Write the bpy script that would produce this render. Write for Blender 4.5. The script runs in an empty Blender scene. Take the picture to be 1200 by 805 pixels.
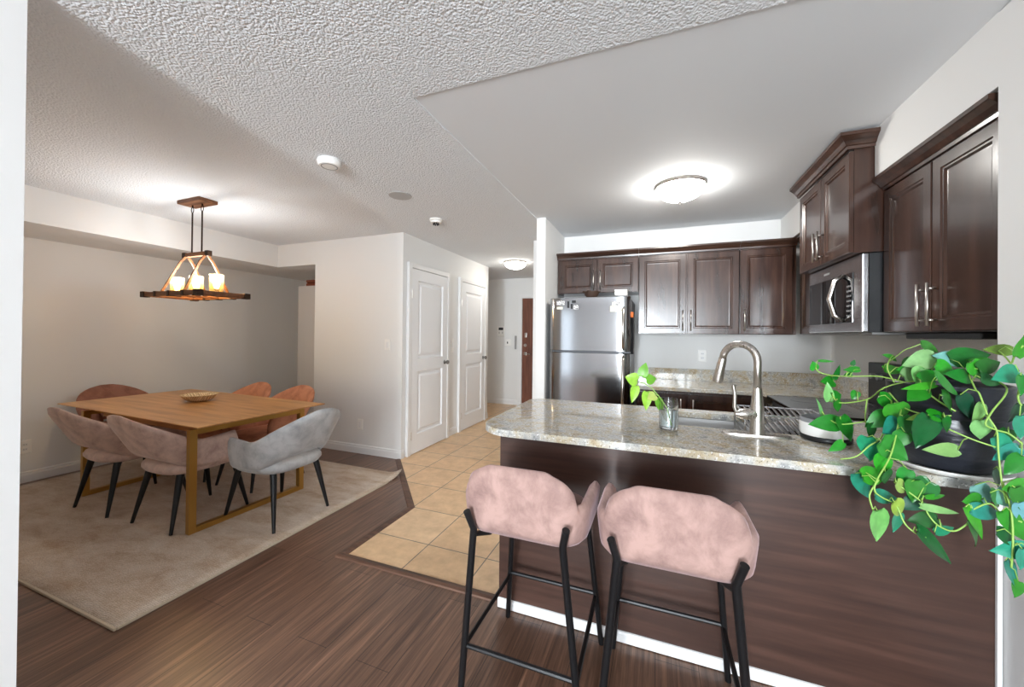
import bpy, bmesh, math, random
from mathutils import Vector, Matrix
random.seed(7)
S = bpy.context.scene
COL = S.collection
PI = math.pi

# ------------------------------------------------------------------ camera, world, lights, exposure
YAW, PITCH, ROLL, FPX, SHY, EYE = .3662, .0052, .0099, 445.43, -11.98, 1.35
_c, _s = math.cos(YAW), math.sin(YAW)
_R = Vector((_c, _s, 0)); _D = Vector((-_s, _c, 0)); _U = Vector((0, 0, 1))
_F = _D * math.cos(PITCH) + _U * math.sin(PITCH)
_U2 = _U * math.cos(PITCH) - _D * math.sin(PITCH)
CR = _R * math.cos(ROLL) + _U2 * math.sin(ROLL)
CU = _U2 * math.cos(ROLL) - _R * math.sin(ROLL)
CF = _F
CAM = Vector((0, 0, EYE))
cd = bpy.data.cameras.new('camera'); cam = bpy.data.objects.new('camera', cd); COL.objects.link(cam)
cd.sensor_fit = 'HORIZONTAL'; cd.sensor_width = 36; cd.lens = FPX / 1200 * 36
cd.shift_y = SHY / 1200; cd.clip_start = .05
M = Matrix((CR, CU, -CF)).transposed().to_4x4(); M.translation = CAM
cam.matrix_world = M
S.camera = cam

def at(px, py, ax, v):
    """the point of plane ax = v that stands at a photo pixel (survey of the photograph)"""
    d = CF + CR * ((px - 600) / FPX) - CU * ((py - 402.5 - SHY) / FPX)
    i = 'XYZ'.index(ax)
    return CAM + d * ((v - CAM[i]) / d[i])

S.view_settings.view_transform = 'Standard'; S.view_settings.look = 'None'
S.view_settings.gamma = 1; S.view_settings.use_curve_mapping = False
S.view_settings.exposure = .95
S.cycles.max_bounces = 10; S.cycles.diffuse_bounces = 7; S.cycles.glossy_bounces = 4
S.cycles.sample_clamp_indirect = 6
S.cycles.use_denoising = True

W = bpy.data.worlds.new('daylight'); S.world = W; W.use_nodes = True
W.node_tree.nodes['Background'].inputs[0].default_value = (.80, .90, 1, 1)
W.node_tree.nodes['Background'].inputs[1].default_value = 1.6

def area(name, loc, rot, sx, sy, power, col=(1, 1, 1), spread=PI):
    l = bpy.data.lights.new(name, 'AREA'); l.shape = 'RECTANGLE'; l.size = sx; l.size_y = sy
    l.energy = power; l.color = col; l.spread = spread
    o = bpy.data.objects.new(name, l); COL.objects.link(o); o.location = loc; o.rotation_euler = rot
    return o
# daylight of the three glazed bays behind the camera
area('daylight_balcony_bay', (-.51, -5.06, 1.15), (PI / 2 + .10, 0, 0), .50, 2.0, 190, (.87, .945, 1))
area('daylight_middle_bay', (.17, -5.06, 1.35), (PI / 2, 0, 0), .52, 1.6, 38, (.87, .945, 1))
area('daylight_end_bay', (.75, -5.06, 1.35), (PI / 2, 0, 0), .46, 1.6, 38, (.87, .945, 1))

# ------------------------------------------------------------------ materials
def lin(c):
    return tuple((x / 12.92 if x <= .04045 else ((x + .055) / 1.055) ** 2.4) for x in [v / 255 for v in c])
def rgba(c): return (*lin(c), 1)
def mat(name, col, rough=.5, metal=0, **kw):
    m = bpy.data.materials.new(name); m.use_nodes = True
    b = m.node_tree.nodes['Principled BSDF']
    b.inputs['Base Color'].default_value = rgba(col); b.inputs['Roughness'].default_value = rough
    b.inputs['Metallic'].default_value = metal
    for k, v in kw.items(): b.inputs[k.replace('_', ' ')].default_value = v
    return m
def nt(m): return m.node_tree.nodes, m.node_tree.links, m.node_tree.nodes['Principled BSDF']
def coords(m, scale=(1, 1, 1), kind='Object', rot=(0, 0, 0), loc=(0, 0, 0)):
    n, l, _ = nt(m)
    t = n.new('ShaderNodeTexCoord'); mp = n.new('ShaderNodeMapping')
    mp.inputs['Scale'].default_value = scale; mp.inputs['Rotation'].default_value = rot; mp.inputs['Location'].default_value = loc
    if kind == 'World':
        g = n.new('ShaderNodeNewGeometry'); l.new(g.outputs['Position'], mp.inputs[0])
    else: l.new(t.outputs[kind], mp.inputs[0])
    return mp.outputs[0]
def noise(m, vec, scale, detail=3, rough=.5, dist=0):
    n, l, _ = nt(m); x = n.new('ShaderNodeTexNoise'); l.new(vec, x.inputs['Vector'])
    x.inputs['Scale'].default_value = scale; x.inputs['Detail'].default_value = detail
    x.inputs['Roughness'].default_value = rough; x.inputs['Distortion'].default_value = dist
    return x.outputs['Fac']
def ramp(m, fac, stops):
    n, l, _ = nt(m); r = n.new('ShaderNodeValToRGB'); l.new(fac, r.inputs[0])
    e = r.color_ramp.elements
    while len(e) < len(stops): e.new(.5)
    for k, (p, c) in enumerate(stops): e[k].position = p; e[k].color = rgba(c)
    return r.outputs[0]
def mix(m, a, b, fac, mode='MIX'):
    n, l, _ = nt(m); x = n.new('ShaderNodeMix'); x.data_type = 'RGBA'; x.blend_type = mode
    for sock, v in ((x.inputs['Factor'], fac), (x.inputs['A'], a), (x.inputs['B'], b)):
        if isinstance(v, (int, float)): sock.default_value = v
        elif isinstance(v, tuple): sock.default_value = rgba(v)
        else: l.new(v, sock)
    return x.outputs['Result']
def base(m, sock): n, l, b = nt(m); l.new(sock, b.inputs['Base Color'])
def bump(m, h, strength=.3, dist=.01):
    n, l, b = nt(m); x = n.new('ShaderNodeBump'); l.new(h, x.inputs['Height'])
    x.inputs['Strength'].default_value = strength; x.inputs['Distance'].default_value = dist
    l.new(x.outputs[0], b.inputs['Normal'])
def math_(m, op, a, b):
    n, l, _ = nt(m); x = n.new('ShaderNodeMath'); x.operation = op
    for i, v in enumerate((a, b)):
        if isinstance(v, (int, float)): x.inputs[i].default_value = v
        else: l.new(v, x.inputs[i])
    return x.outputs[0]

M_wall = mat('wall_paint', (230, 230, 229), .7)
bump(M_wall, noise(M_wall, coords(M_wall, kind='World'), 220, 2), .04, .004)
M_ceil = mat('smooth_ceiling_paint', (226, 229, 232), .8)
M_pop = mat('popcorn_ceiling', (227, 230, 233), .9)
v = coords(M_pop, kind='World')
n_, l_, b_ = nt(M_pop)
vo = n_.new('ShaderNodeTexVoronoi'); l_.new(v, vo.inputs['Vector']); vo.inputs['Scale'].default_value = 104
vo.feature = 'SMOOTH_F1'; vo.inputs['Smoothness'].default_value = .4
hh = math_(M_pop, 'ADD', math_(M_pop, 'MULTIPLY', vo.outputs['Distance'], -1.0), noise(M_pop, v, 95, 3))
bump(M_pop, hh, .55, .010)
M_trim = mat('white_trim_paint', (232, 232, 232), .4)
M_doorw = mat('white_door_paint', (236, 237, 239), .45)

def wood(name, c1, c2, c3, axis, rough, sc=1.0, world=False, streak=14, **kw):
    m = mat(name, c2, rough, **kw)
    s = [streak, streak, streak]; s['XYZ'.index(axis)] = 1.1
    v = coords(m, tuple(x * sc for x in s), 'World' if world else 'Object')
    f = noise(m, v, 2.2, 4, .55, .1)
    base(m, ramp(m, f, [(.28, c1), (.5, c2), (.72, c3)]))
    bump(m, f, .02, .001)
    return m
# laminate floor planks along the depth of the room
M_floor = mat('dark_laminate_planks', (75, 52, 44), .3)
v = coords(M_floor, (1, 1, 1), 'World', (0, 0, PI / 2))
n_, l_, b_ = nt(M_floor)
br = n_.new('ShaderNodeTexBrick'); l_.new(v, br.inputs['Vector'])
br.offset = .37; br.inputs['Scale'].default_value = 1
br.inputs['Brick Width'].default_value = 1.25; br.inputs['Row Height'].default_value = .165
br.inputs['Mortar Size'].default_value = .0012; br.inputs['Mortar Smooth'].default_value = .2
br.inputs['Color1'].default_value = rgba((166, 128, 107)); br.inputs['Color2'].default_value = rgba((140, 106, 88))
br.inputs['Mortar'].default_value = rgba((60, 42, 36)); br.inputs['Bias'].default_value = 0
g1 = noise(M_floor, coords(M_floor, (26, .9, 1), 'World'), 2.0, 7, .65, .6)
g2 = noise(M_floor, coords(M_floor, (90, 2.2, 1), 'World'), 1.5, 4, .6)
gr = ramp(M_floor, g1, [(.3, (120, 110, 106)), (.5, (190, 186, 182)), (.7, (255, 250, 245))])
gr2 = ramp(M_floor, g2, [(.35, (170, 166, 162)), (.65, (255, 255, 255))])
base(M_floor, mix(M_floor, mix(M_floor, br.outputs['Color'], gr, .85, 'MULTIPLY'), gr2, .7, 'MULTIPLY'))
bump(M_floor, g1, .06, .002)
# beige ceramic tiles, 16 inch
M_tile = mat('beige_floor_tile', (214, 178, 138), .32)
TX0, TY0, TS = -2.5849, 2.9084, .4081
v = coords(M_tile, (1, 1, 1), 'World', loc=(-TX0 + 8 * TS, -TY0 + 8 * TS, 0))
n_, l_, b_ = nt(M_tile)
br = n_.new('ShaderNodeTexBrick'); l_.new(v, br.inputs['Vector']); br.offset = 0
br.inputs['Scale'].default_value = 1; br.inputs['Brick Width'].default_value = TS; br.inputs['Row Height'].default_value = TS
br.inputs['Mortar Size'].default_value = .0035; br.inputs['Mortar Smooth'].default_value = .1
br.inputs['Color1'].default_value = rgba((240, 206, 164)); br.inputs['Color2'].default_value = rgba((234, 196, 152))
br.inputs['Mortar'].default_value = rgba((120, 108, 100))
mo = ramp(M_tile, noise(M_tile, coords(M_tile, kind='World'), 9, 6, .65), [(.3, (214, 208, 200)), (.7, (255, 255, 255))])
base(M_tile, mix(M_tile, br.outputs['Color'], mo, .8, 'MULTIPLY'))
bump(M_tile, math_(M_tile, 'SUBTRACT', 1.0, br.outputs['Fac']), .3, .003)
M_strip = wood('brown_transition_strip', (66, 44, 34), (92, 64, 50), (112, 80, 62), 'X', .5)
# kitchen
M_cab = wood('espresso_cabinet_wood', (42, 26, 19), (60, 38, 29), (80, 53, 41), 'Z', .27, .7, streak=9, Coat_Weight=.35, Coat_Roughness=.15)
M_cabh = wood('espresso_moulding', (42, 26, 19), (62, 40, 30), (82, 55, 43), 'X', .28, .7, world=True, Coat_Weight=.35, Coat_Roughness=.15)
M_pan = wood('espresso_panel_wood', (56, 37, 31), (68, 46, 38), (82, 57, 48), 'X', .36, .9, world=True, streak=16)
M_granite = mat('beige_granite', (176, 164, 146), .06)
v = coords(M_granite, kind='World')
b1 = ramp(M_granite, noise(M_granite, v, 13, 6, .6), [(.30, (146, 148, 148)), (.45, (188, 186, 180)), (.58, (186, 174, 150)), (.72, (158, 138, 110))])
b2 = ramp(M_granite, noise(M_granite, v, 120, 4, .7), [(.36, (58, 54, 52)), (.44, (255, 255, 255))])
b3 = ramp(M_granite, noise(M_granite, v, 70, 3, .6), [(.58, (255, 255, 255)), (.66, (226, 226, 224))])
base(M_granite, mix(M_granite, mix(M_granite, b1, b2, .75, 'MULTIPLY'), (214, 214, 212), math_(M_granite, 'GREATER_THAN', noise(M_granite, v, 85, 3, .6), .6)))
def steel(name, col, rough, axis='Z', an=True):
    m = mat(name, col, rough, 1)
    s = [160, 160, 160]; s['XYZ'.index(axis)] = 3
    n, l, b = nt(m)
    f = noise(m, coords(m, tuple(s)), 1.0, 3)
    r = n.new('ShaderNodeMapRange'); l.new(f, r.inputs[0]); r.inputs['To Min'].default_value = rough * .75; r.inputs['To Max'].default_value = rough * 1.3
    l.new(r.outputs[0], b.inputs['Roughness'])
    return m
M_steel = steel('brushed_stainless', (196, 196, 198), .24, 'X')
n_, l_, b_ = nt(M_steel)
bump(M_steel, noise(M_steel, coords(M_steel, (1, 1, .5)), 5, 1), .12, .01)
M_fridge = steel('fridge_stainless', (170, 171, 173), .11, 'X')
n_, l_, b_ = nt(M_fridge)
bump(M_fridge, noise(M_fridge, coords(M_fridge, (1.6, 1, .5)), 3, 1), .10, .01)
M_sinks = mat('satin_sink_steel', (214, 214, 214), .42, .85)
M_nickel = steel('brushed_nickel', (200, 194, 188), .28, 'Z')
M_knob = mat('dark_satin_nickel', (120, 118, 116), .3, 1)
M_chrome = mat('polished_chrome', (215, 215, 218), .12, 1)
M_sgrey = mat('fridge_side_grey', (110, 112, 116), .45, .3)
M_black = mat('black_metal', (26, 26, 28), .42, .3)
M_plast = mat('black_plastic', (24, 24, 26), .4)
M_glassblk = mat('black_glass', (12, 13, 15), .04, 0, Specular_IOR_Level=.8)
M_white = mat('white_plastic', (240, 239, 236), .4)
M_paper = mat('paper', (236, 232, 214), .8)
M_ink = mat('black_ink', (30, 30, 32), .6)
M_grey = mat('grey_plastic', (150, 150, 150), .5)
M_orange = mat('orange_plastic', (226, 110, 30), .5)
M_dbrown = mat('dark_brown_wicker', (62, 42, 30), .7)
# dining
M_table = wood('oak_tabletop', (160, 108, 58), (190, 136, 78), (208, 156, 96), 'X', .34, .8, streak=12)
M_brass = mat('brushed_brass', (190, 148, 78), .34, .85)
def velvet(name, lo, hi, sheen):
    m = mat(name, hi, .8)
    n, l, b = nt(m)
    f = noise(m, coords(m, (1, 1, .8)), 11, 6, .65, .3)
    base(m, ramp(m, f, [(.30, lo), (.60, hi)]))
    b.inputs['Sheen Weight'].default_value = .6; b.inputs['Sheen Roughness'].default_value = .35
    b.inputs['Sheen Tint'].default_value = rgba(sheen)
    bump(m, noise(m, coords(m), 300, 2), .06, .002)
    return m
M_rose = velvet('dusty_rose_velvet', (170, 140, 130), (214, 186, 173), (240, 222, 216))
M_pink = velvet('blush_pink_velvet', (130, 102, 97), (176, 144, 135), (204, 182, 190))
M_rust = velvet('terracotta_velvet', (170, 108, 80), (206, 142, 110), (230, 180, 150))
M_rust2 = velvet('brown_rose_velvet', (126, 82, 66), (158, 108, 90), (200, 150, 130))
M_gvel = velvet('silver_grey_velvet', (150, 150, 152), (188, 188, 188), (226, 226, 228))
M_rug = mat('beige_rug_pile', (176, 150, 122), .95)
v = coords(M_rug, kind='World')
r1 = ramp(M_rug, noise(M_rug, coords(M_rug, (1.2, 2.6, 1), 'World'), 3.0, 9, .68, .25), [(.3, (196, 168, 142)), (.5, (224, 205, 186)), (.7, (240, 229, 217))])
n_, l_, b_ = nt(M_rug)
wv = n_.new('ShaderNodeTexWave'); l_.new(coords(M_rug, (1, 1, 1), 'World', (0, 0, .5)), wv.inputs['Vector'])
wv.inputs['Scale'].default_value = 26; wv.inputs['Distortion'].default_value = 5; wv.inputs['Detail'].default_value = 3; wv.inputs['Detail Scale'].default_value = 1.4
wr = ramp(M_rug, wv.outputs['Fac'], [(.15, (150, 140, 130)), (.5, (255, 255, 255))])
base(M_rug, mix(M_rug, mix(M_rug, r1, wr, .55, 'MULTIPLY'), ramp(M_rug, noise(M_rug, v, 260, 2), [(.35, (190, 186, 180)), (.6, (255, 255, 255))]), .7, 'MULTIPLY'))
bump(M_rug, noise(M_rug, v, 320, 2), .5, .004)
M_rugedge = mat('rug_binding', (196, 180, 158), .9)
M_woodl = wood('rustic_fixture_wood', (84, 50, 28), (122, 76, 42), (146, 96, 56), 'X', .55)
M_iron = mat('dark_bronze_metal', (58, 40, 28), .5, .6)
M_basket = mat('woven_straw', (196, 170, 130), .8)
n_, l_, b_ = nt(M_basket)
ch = n_.new('ShaderNodeTexChecker'); l_.new(coords(M_basket), ch.inputs['Vector']); ch.inputs['Scale'].default_value = 90
ch.inputs['Color1'].default_value = rgba((232, 212, 176)); ch.inputs['Color2'].default_value = rgba((176, 146, 106))
base(M_basket, ch.outputs['Color'])
def emis(name, col, st, basec=(240, 236, 225)):
    m = mat(name, basec, .5); b = nt(m)[2]
    b.inputs['Emission Color'].default_value = rgba(col); b.inputs['Emission Strength'].default_value = st
    return m
M_dome = emis('lit_frosted_glass', (255, 252, 246), 34)
M_bulb = emis('lit_bulb', (255, 216, 150), 14)
M_shade = mat('seeded_glass_shade', (255, 236, 200), .2, 0)
n_, l_, b_ = nt(M_shade)
tr_ = n_.new('ShaderNodeBsdfTransparent'); tr_.inputs[0].default_value = rgba((255, 236, 200)); tl_ = n_.new('ShaderNodeBsdfTranslucent'); tl_.inputs[0].default_value = rgba((255, 240, 214))
mx_ = n_.new('ShaderNodeMixShader'); mx_.inputs[0].default_value = .06; l_.new(tr_.outputs[0], mx_.inputs[1]); l_.new(tl_.outputs[0], mx_.inputs[2])
mx2_ = n_.new('ShaderNodeMixShader'); mx2_.inputs[0].default_value = .07; l_.new(mx_.outputs[0], mx2_.inputs[1]); l_.new(b_.outputs[0], mx2_.inputs[2])
l_.new(mx2_.outputs[0], n_['Material Output'].inputs['Surface'])
M_glass = mat('clear_glass', (250, 252, 252), .0, 0, Transmission_Weight=1.0, IOR=1.45)
M_water = mat('water', (235, 245, 245), .0, 0, Transmission_Weight=1.0, IOR=1.33)
M_leaf = mat('pothos_leaf', (70, 150, 60), .34, 0, Subsurface_Weight=.0)
n_, l_, b_ = nt(M_leaf)
at_ = n_.new('ShaderNodeAttribute'); at_.attribute_name = 'leaf_tint'
base(M_leaf, mix(M_leaf, at_.outputs['Color'], ramp(M_leaf, noise(M_leaf, coords(M_leaf, kind='World'), 40, 3), [(.35, (205, 215, 205)), (.65, (255, 255, 255))]), .6, 'MULTIPLY'))
M_stem = mat('pothos_stem', (150, 190, 90), .45)
M_pot = mat('black_glazed_pot', (34, 36, 44), .3)
bump(M_pot, noise(M_pot, coords(M_pot, (1, 1, 5)), 14, 4), .25, .01)
M_soil = mat('dark_soil', (52, 38, 28), .95)
M_brownD = wood('brown_entry_door', (84, 46, 32), (108, 62, 44), (128, 78, 56), 'Z', .45)
M_nookcab = mat('pale_grey_cabinet', (206, 203, 200), .55)

# ------------------------------------------------------------------ mesh helpers
class MB:
    def __init__(s, o=(0, 0, 0)):
        s.bm = bmesh.new(); s.o = Vector(o)
    def face(s, vs):
        try: return s.bm.faces.new(vs)
        except ValueError: return None
    def box(s, x0, x1, y0, y1, z0, z1, bev=0, seg=2):
        r = bmesh.ops.create_cube(s.bm, size=1)
        vs = r['verts']
        for w in vs:
            w.co = Vector(((x0 + x1) / 2 + w.co.x * (x1 - x0), (y0 + y1) / 2 + w.co.y * (y1 - y0), (z0 + z1) / 2 + w.co.z * (z1 - z0)))
        if bev:
            es = {e for w in vs for e in w.link_edges}
            bmesh.ops.bevel(s.bm, geom=list(es), offset=bev, segments=seg, affect='EDGES', profile=.6)
        return s
    def prism(s, pts, z0, z1):
        lo = [s.bm.verts.new((x, y, z0)) for x, y in pts]; hi = [s.bm.verts.new((x, y, z1)) for x, y in pts]
        s.face(lo[::-1]); s.face(hi)
        n = len(pts)
        for i in range(n): s.face([lo[i], lo[(i + 1) % n], hi[(i + 1) % n], hi[i]])
        return s
    def loft(s, rings, close=True, cap0=True, cap1=True):
        R = [[s.bm.verts.new(p) for p in r] for r in rings]
        for a, b in zip(R, R[1:]):
            n = len(a)
            for i in range(n if close else n - 1):
                s.face([a[i], a[(i + 1) % n], b[(i + 1) % n], b[i]])
        if cap0: s.face(R[0][::-1])
        if cap1: s.face(R[-1])
        return s
    def tube(s, pts, r, seg=10, caps=True, sq=None):
        pts = [Vector(p) for p in pts]; rs = r if isinstance(r, (list, tuple)) else [r] * len(pts)
        rings = []; prev = None
        for i, p in enumerate(pts):
            a = pts[max(i - 1, 0)]; b = pts[min(i + 1, len(pts) - 1)]
            t = (b - a).normalized()
            if prev is None:
                ref = Vector((0, 0, 1)) if abs(t.z) < .9 else Vector((1, 0, 0))
                u = t.cross(ref).normalized()
            else: u = (prev - t * prev.dot(t)).normalized()
            prev = u; w = t.cross(u)
            rings.append([p + (u * math.cos(2 * PI * k / seg + (PI / 4 if seg == 4 else 0)) + w * math.sin(2 * PI * k / seg + (PI / 4 if seg == 4 else 0))) * rs[i] for k in range(seg)])
        return s.loft(rings, True, caps, caps)
    def lathe(s, prof, c=(0, 0, 0), seg=32, flip=False):
        c = Vector(c); rings = []
        for r, z in prof:
            rings.append([c + Vector((max(r, 1e-4) * math.cos(2 * PI * k / seg), max(r, 1e-4) * math.sin(2 * PI * k / seg), z)) for k in range(seg)])
        return s.loft(rings, True, prof[0][0] > 1e-3 or True, True)
    def sweep(s, path, prof, closed=False):
        """profile [(out, z)] along an XY path, mitred; out is to the right of travel"""
        P = [Vector((x, y)) for x, y in path]; rings = []
        for i, p in enumerate(P):
            d0 = (P[i] - P[i - 1]).normalized() if i else None
            d1 = (P[i + 1] - P[i]).normalized() if i < len(P) - 1 else None
            nrm = lambda d: Vector((d.y, -d.x))
            if d0 is None: m = nrm(d1)
            elif d1 is None: m = nrm(d0)
            else:
                m = (nrm(d0) + nrm(d1)).normalized(); m = m / max(.2, m.dot(nrm(d0)))
            rings.append([(p.x + m.x * o, p.y + m.y * o, z) for o, z in prof])
        return s.loft(rings, True)
    def build(s, name, material, parent=None, smooth=False, mods=None):
        bmesh.ops.recalc_face_normals(s.bm, faces=s.bm.faces)
        for w in s.bm.verts: w.co -= s.o
        me = bpy.data.meshes.new(name); s.bm.to_mesh(me); s.bm.free()
        if smooth:
            for p in me.polygons: p.use_smooth = True
        me.materials.append(material)
        o = bpy.data.objects.new(name, me); COL.objects.link(o)
        if parent: o.parent = parent
        else: o.location = s.o
        if smooth == 'auto':
            for e in me.edges: pass
            try:
                for p in me.polygons: p.use_smooth = True
                me.set_sharp_from_angle(angle=.7)
            except Exception: pass
        return o
def thing(name, label, cat, loc=(0, 0, 0), rz=0, group=None):
    o = bpy.data.objects.new(name, None); COL.objects.link(o); o.empty_display_size = .1
    o.location = loc; o.rotation_euler = (0, 0, rz)
    return tag(o, label, cat, group)
def tag(o, label, cat, group=None):
    o['label'] = label; o['category'] = cat
    if group: o['group'] = group
    return o
def struct(o): o['kind'] = 'structure'; return o
def copy_tree(o, parent=None):
    c = o.copy(); COL.objects.link(c)
    if parent: c.parent = parent
    for ch in [x for x in bpy.data.objects if x.parent == o]: copy_tree(ch, c)
    return c
def rect3(o, u, v, w, h, ins, n, d):
    """rectangle ring: origin o, axes u, v (unit), inset, raised by d along n"""
    o, u, v, n = map(Vector, (o, u, v, n))
    return [o + u * a + v * b + n * d for a, b in ((ins, ins), (w - ins, ins), (w - ins, h - ins), (ins, h - ins))]
def cab_door(o, u, n, w, h, mb):
    v = (0, 0, 1)
    prof = [(0, 0), (0, .017), (.003, .02), (.05, .02), (.055, .015), (.062, .015), (.07, .008), (.078, .0075)]
    mb.loft([rect3(o, u, v, w, h, i, n, d) for i, d in prof]); return mb
def bar_handle(c, n, up, L, mb, r=.006, off=.03):
    c, n, up = Vector(c), Vector(n), Vector(up)
    mb.tube([c - up * L / 2 + n * off, c + up * L / 2 + n * off], r, 10)
    for k in (-1, 1): mb.tube([c + up * (k * (L / 2 - .025)), c + up * (k * (L / 2 - .025)) + n * off], r * .8, 8)
    return mb

# ------------------------------------------------------------------ the room
ZC = 2.453
XL, XD, YA, YH, YF = -5.24, -2.579, 3.4125, 5.63, 6.916
XW, XR, YB, YREC = 1.065, 1.45, 4.2, 1.775
ZS = 2.178
def wall(name, *b, m=None): return struct(MB().box(*b).build(name, m or M_wall))
struct(MB().box(XL - .1, 1.6, -5.6, 7.1, -.06, 0).build('floor', M_floor))
struct(MB().prism([(-2.579, 3.40), (-1.757, 2.5), (-1.757, 1.815), (XR, 1.815), (XR, YB), (-1.075, YB), (-1.355, 4.21), (-1.355, YF), (-4.3, YF), (-4.3, YH), (-2.579, YH)], 0.0, .004).build('floor_tile', M_tile))
sp = MB()
sp.sweep([(-2.579, 3.40), (-1.757, 2.5), (-1.757, 1.815)], [(-.003, 0), (-.003, .008), (.022, .011), (.045, .008), (.05, 0)])
struct(sp.build('trim_1', M_strip))
sp = MB(); sp.sweep([(-1.81, 1.815), (-.735, 1.815)], [(-.003, 0), (-.003, .008), (.022, .011), (.04, .008), (.045, 0)])
struct(sp.build('trim_2', M_strip))
c = MB(); c.box(XL - .1, 1.6, -5.6, 1.4827, ZC, ZC + .1); c.box(XL - .1, -1.075, 1.4827, 7.1, ZC, ZC + .1)
struct(c.build('ceiling', M_pop))
struct(MB().box(-1.075, 1.6, 1.4827, 4.35, ZC + .005, ZC + .1).build('ceiling_kitchen', M_ceil))
wall('wall_left', XL - .1, XL, -5.1, 4.6, 0, ZC)
wall('wall_stub', XL, -1.875, .44, .567, 0, ZC)
s_ = MB(); s_.box(XL, -4.48, .567, YA, ZS, ZC); s_.box(XL, -3.848, YA, 4.45, ZS, ZC)
struct(s_.build('ceiling_soffit', M_wall))
wall('wall_dining', -3.848, XD, YA, YA + .1, 0, ZC)
wall('wall_hall', XD - .1, XD, YA + .1, YH, 0, ZC)
wall('wall_nook', -3.848, -3.75, YA + .1, 4.45, 0, ZC)
wall('wall_nook_back', XL, -3.75, 4.45, 4.55, 0, ZC)
wall('wall_hall_left', -4.4, -4.3, YH - .1, 7.0, 0, ZC)
wall('wall_hall_corner', -4.3, XD - .1, YH - .1, YH, 0, ZC)
wall('wall_far', -4.3, -1.3, YF, YF + .1, 0, ZC)
wall('wall_hall_right', -1.355, -1.075, 4.21, YF, 0, ZC)
wall('wall_fridge_side', -1.075, -.9875, 3.43, YB + .02, 0, ZC + .004)
wall('wall_back', -.9875, XR + .1, YB, YB + .1, 0, ZC + .004)
wall('wall_right_kitchen', XR, XR + .1, YREC, YB, 0, ZC + .004)
b_ = MB(); b_.box(XW, XR, YREC, 2.555, 2.205, ZC + .004); b_.box(XW, XR, 3.34, YB, 2.205, ZC + .004)
struct(b_.build('ceiling_bulkhead', M_wall))
wall('wall_right', XW, XR + .1, -5.1, YREC, 0, ZC)
rw = MB(); RA, RB = -5.12, -5.0
rw.box(XL, -3.7, RA, RB, 0, ZC); rw.box(-3.2, -.80, RA, RB, 0, ZC); rw.box(-3.7, -3.2, RA, RB, 2.2, ZC); rw.box(1.02, XW, RA, RB, 0, ZC); rw.box(-.80, 1.02, RA, RB, 2.2, ZC)
rw.box(-.22, -.12, RA, RB, 0, 2.2); rw.box(-.12, 1.02, RA, RB, 0, .5); rw.box(.46, .50, RA, RB, .5, 2.2)
struct(rw.build('wall_rear', M_wall))
def window(name, x0, x1, z0, z1):
    f = MB(); y0, y1 = -5.05, -5.01
    f.box(x0, x0 + .03, y0, y1, z0, z1); f.box(x1 - .03, x1, y0, y1, z0, z1); f.box(x0 + .03, x1 - .03, y0, y1, z0, z0 + .05); f.box(x0 + .03, x1 - .03, y0, y1, z1 - .05, z1)
    return struct(f.build(name, M_trim))
window('added_window', -3.7, -3.2, 0.0, 2.2); window('window_1', -.80, -.22, 0.0, 2.2); window('window_2', -.12, .46, .5, 2.2); window('window_3', .50, 1.02, .5, 2.2)  # first opening is unseen, added to reflect a bright stripe in the fridge
# baseboards
BB = [(0, 0), (.014, 0), (.014, .065), (.009, .078), (.009, .09), (0, .098)]
def baseboard(name, path): return struct(MB().sweep(path, BB).build(name, M_trim))
baseboard('baseboard_left', [(XL, .57), (XL, 4.45)])
baseboard('baseboard_dining', [(-3.848, YA), (XD, YA), (XD, 3.45)])
baseboard('baseboard_hall', [(XD, 4.36), (XD, 4.66)])
baseboard('baseboard_hall_end', [(XD, 5.52), (XD, YH)])
baseboard('baseboard_far', [(-4.3, YF), (-2.53, YF)])
baseboard('baseboard_peninsula', [(-.73, 1.76), (XW, 1.76)]) if False else None

# closet doors in the hallway wall (x = XD), and the entry door in the far wall
def hall_door(name, y0, y1, h):
    w = y1 - y0; X = XD + .002
    m = MB()
    m.box(X, X + .010, y0, y1, .012, h)                                   # core
    st, t = .115, .030
    rails = [(.012, .215), (.93, 1.075), (h - .125, h)]
    m.box(X, X + t, y0, y0 + st, .012, h); m.box(X, X + t, y1 - st, y1, .012, h)
    for a, b in rails: m.box(X, X + t, y0 + st, y1 - st, a, b)
    for (_, a), (b, _) in zip(rails, rails[1:]):
        pw, ph = w - 2 * st, b - a
        m.loft([rect3((X, y1 - st, a), (0, -1, 0), (0, 0, 1), pw, ph, i, (1, 0, 0), d) for i, d in ((0, .0295), (.010, .012), (.035, .012), (.058, .026), (.062, .0265))], cap0=False)
    d = struct(m.build(name, M_doorw))
    k = MB()
    c0 = MB()
    cw = .062
    prof = lambda lo, hi: None
    c0.box(X, X + .036, y0 - cw, y0 - .004, 0.004, h + cw, .006); c0.box(X, X + .036, y1 + .004, y1 + cw, 0.004, h + cw, .006)
    c0.box(X, X + .036, y0 - .004, y1 + .004, h + .006, h + cw, .006)
    c0.build('door_casing', M_trim, d)
    ky, kz = y1 - .065, 1.0
    kb = MB()
    rings = []
    for x, r in ((0, .026), (.006, .026), (.008, .012), (.028, .011), (.034, .022), (.046, .028), (.058, .024), (.064, .012)):
        rings.append([(X + t + x, ky + r * math.cos(a * PI / 10), kz + r * math.sin(a * PI / 10)) for a in range(20)])
    kb.loft(rings); kb.build('door_knob', M_knob, d, smooth=True)
    for z in (.22, 1.8):
        hb = MB(); hb.tube([(X + .034, y0 - .001, z - .045), (X + .034, y0 - .001, z + .045)], .006, 8); hb.build('hinge', M_nickel, d)
    return d
hall_door('door_1', 3.539, 4.302, 2.085)
hall_door('door_2', 4.689, 5.447, 2.085)
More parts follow.
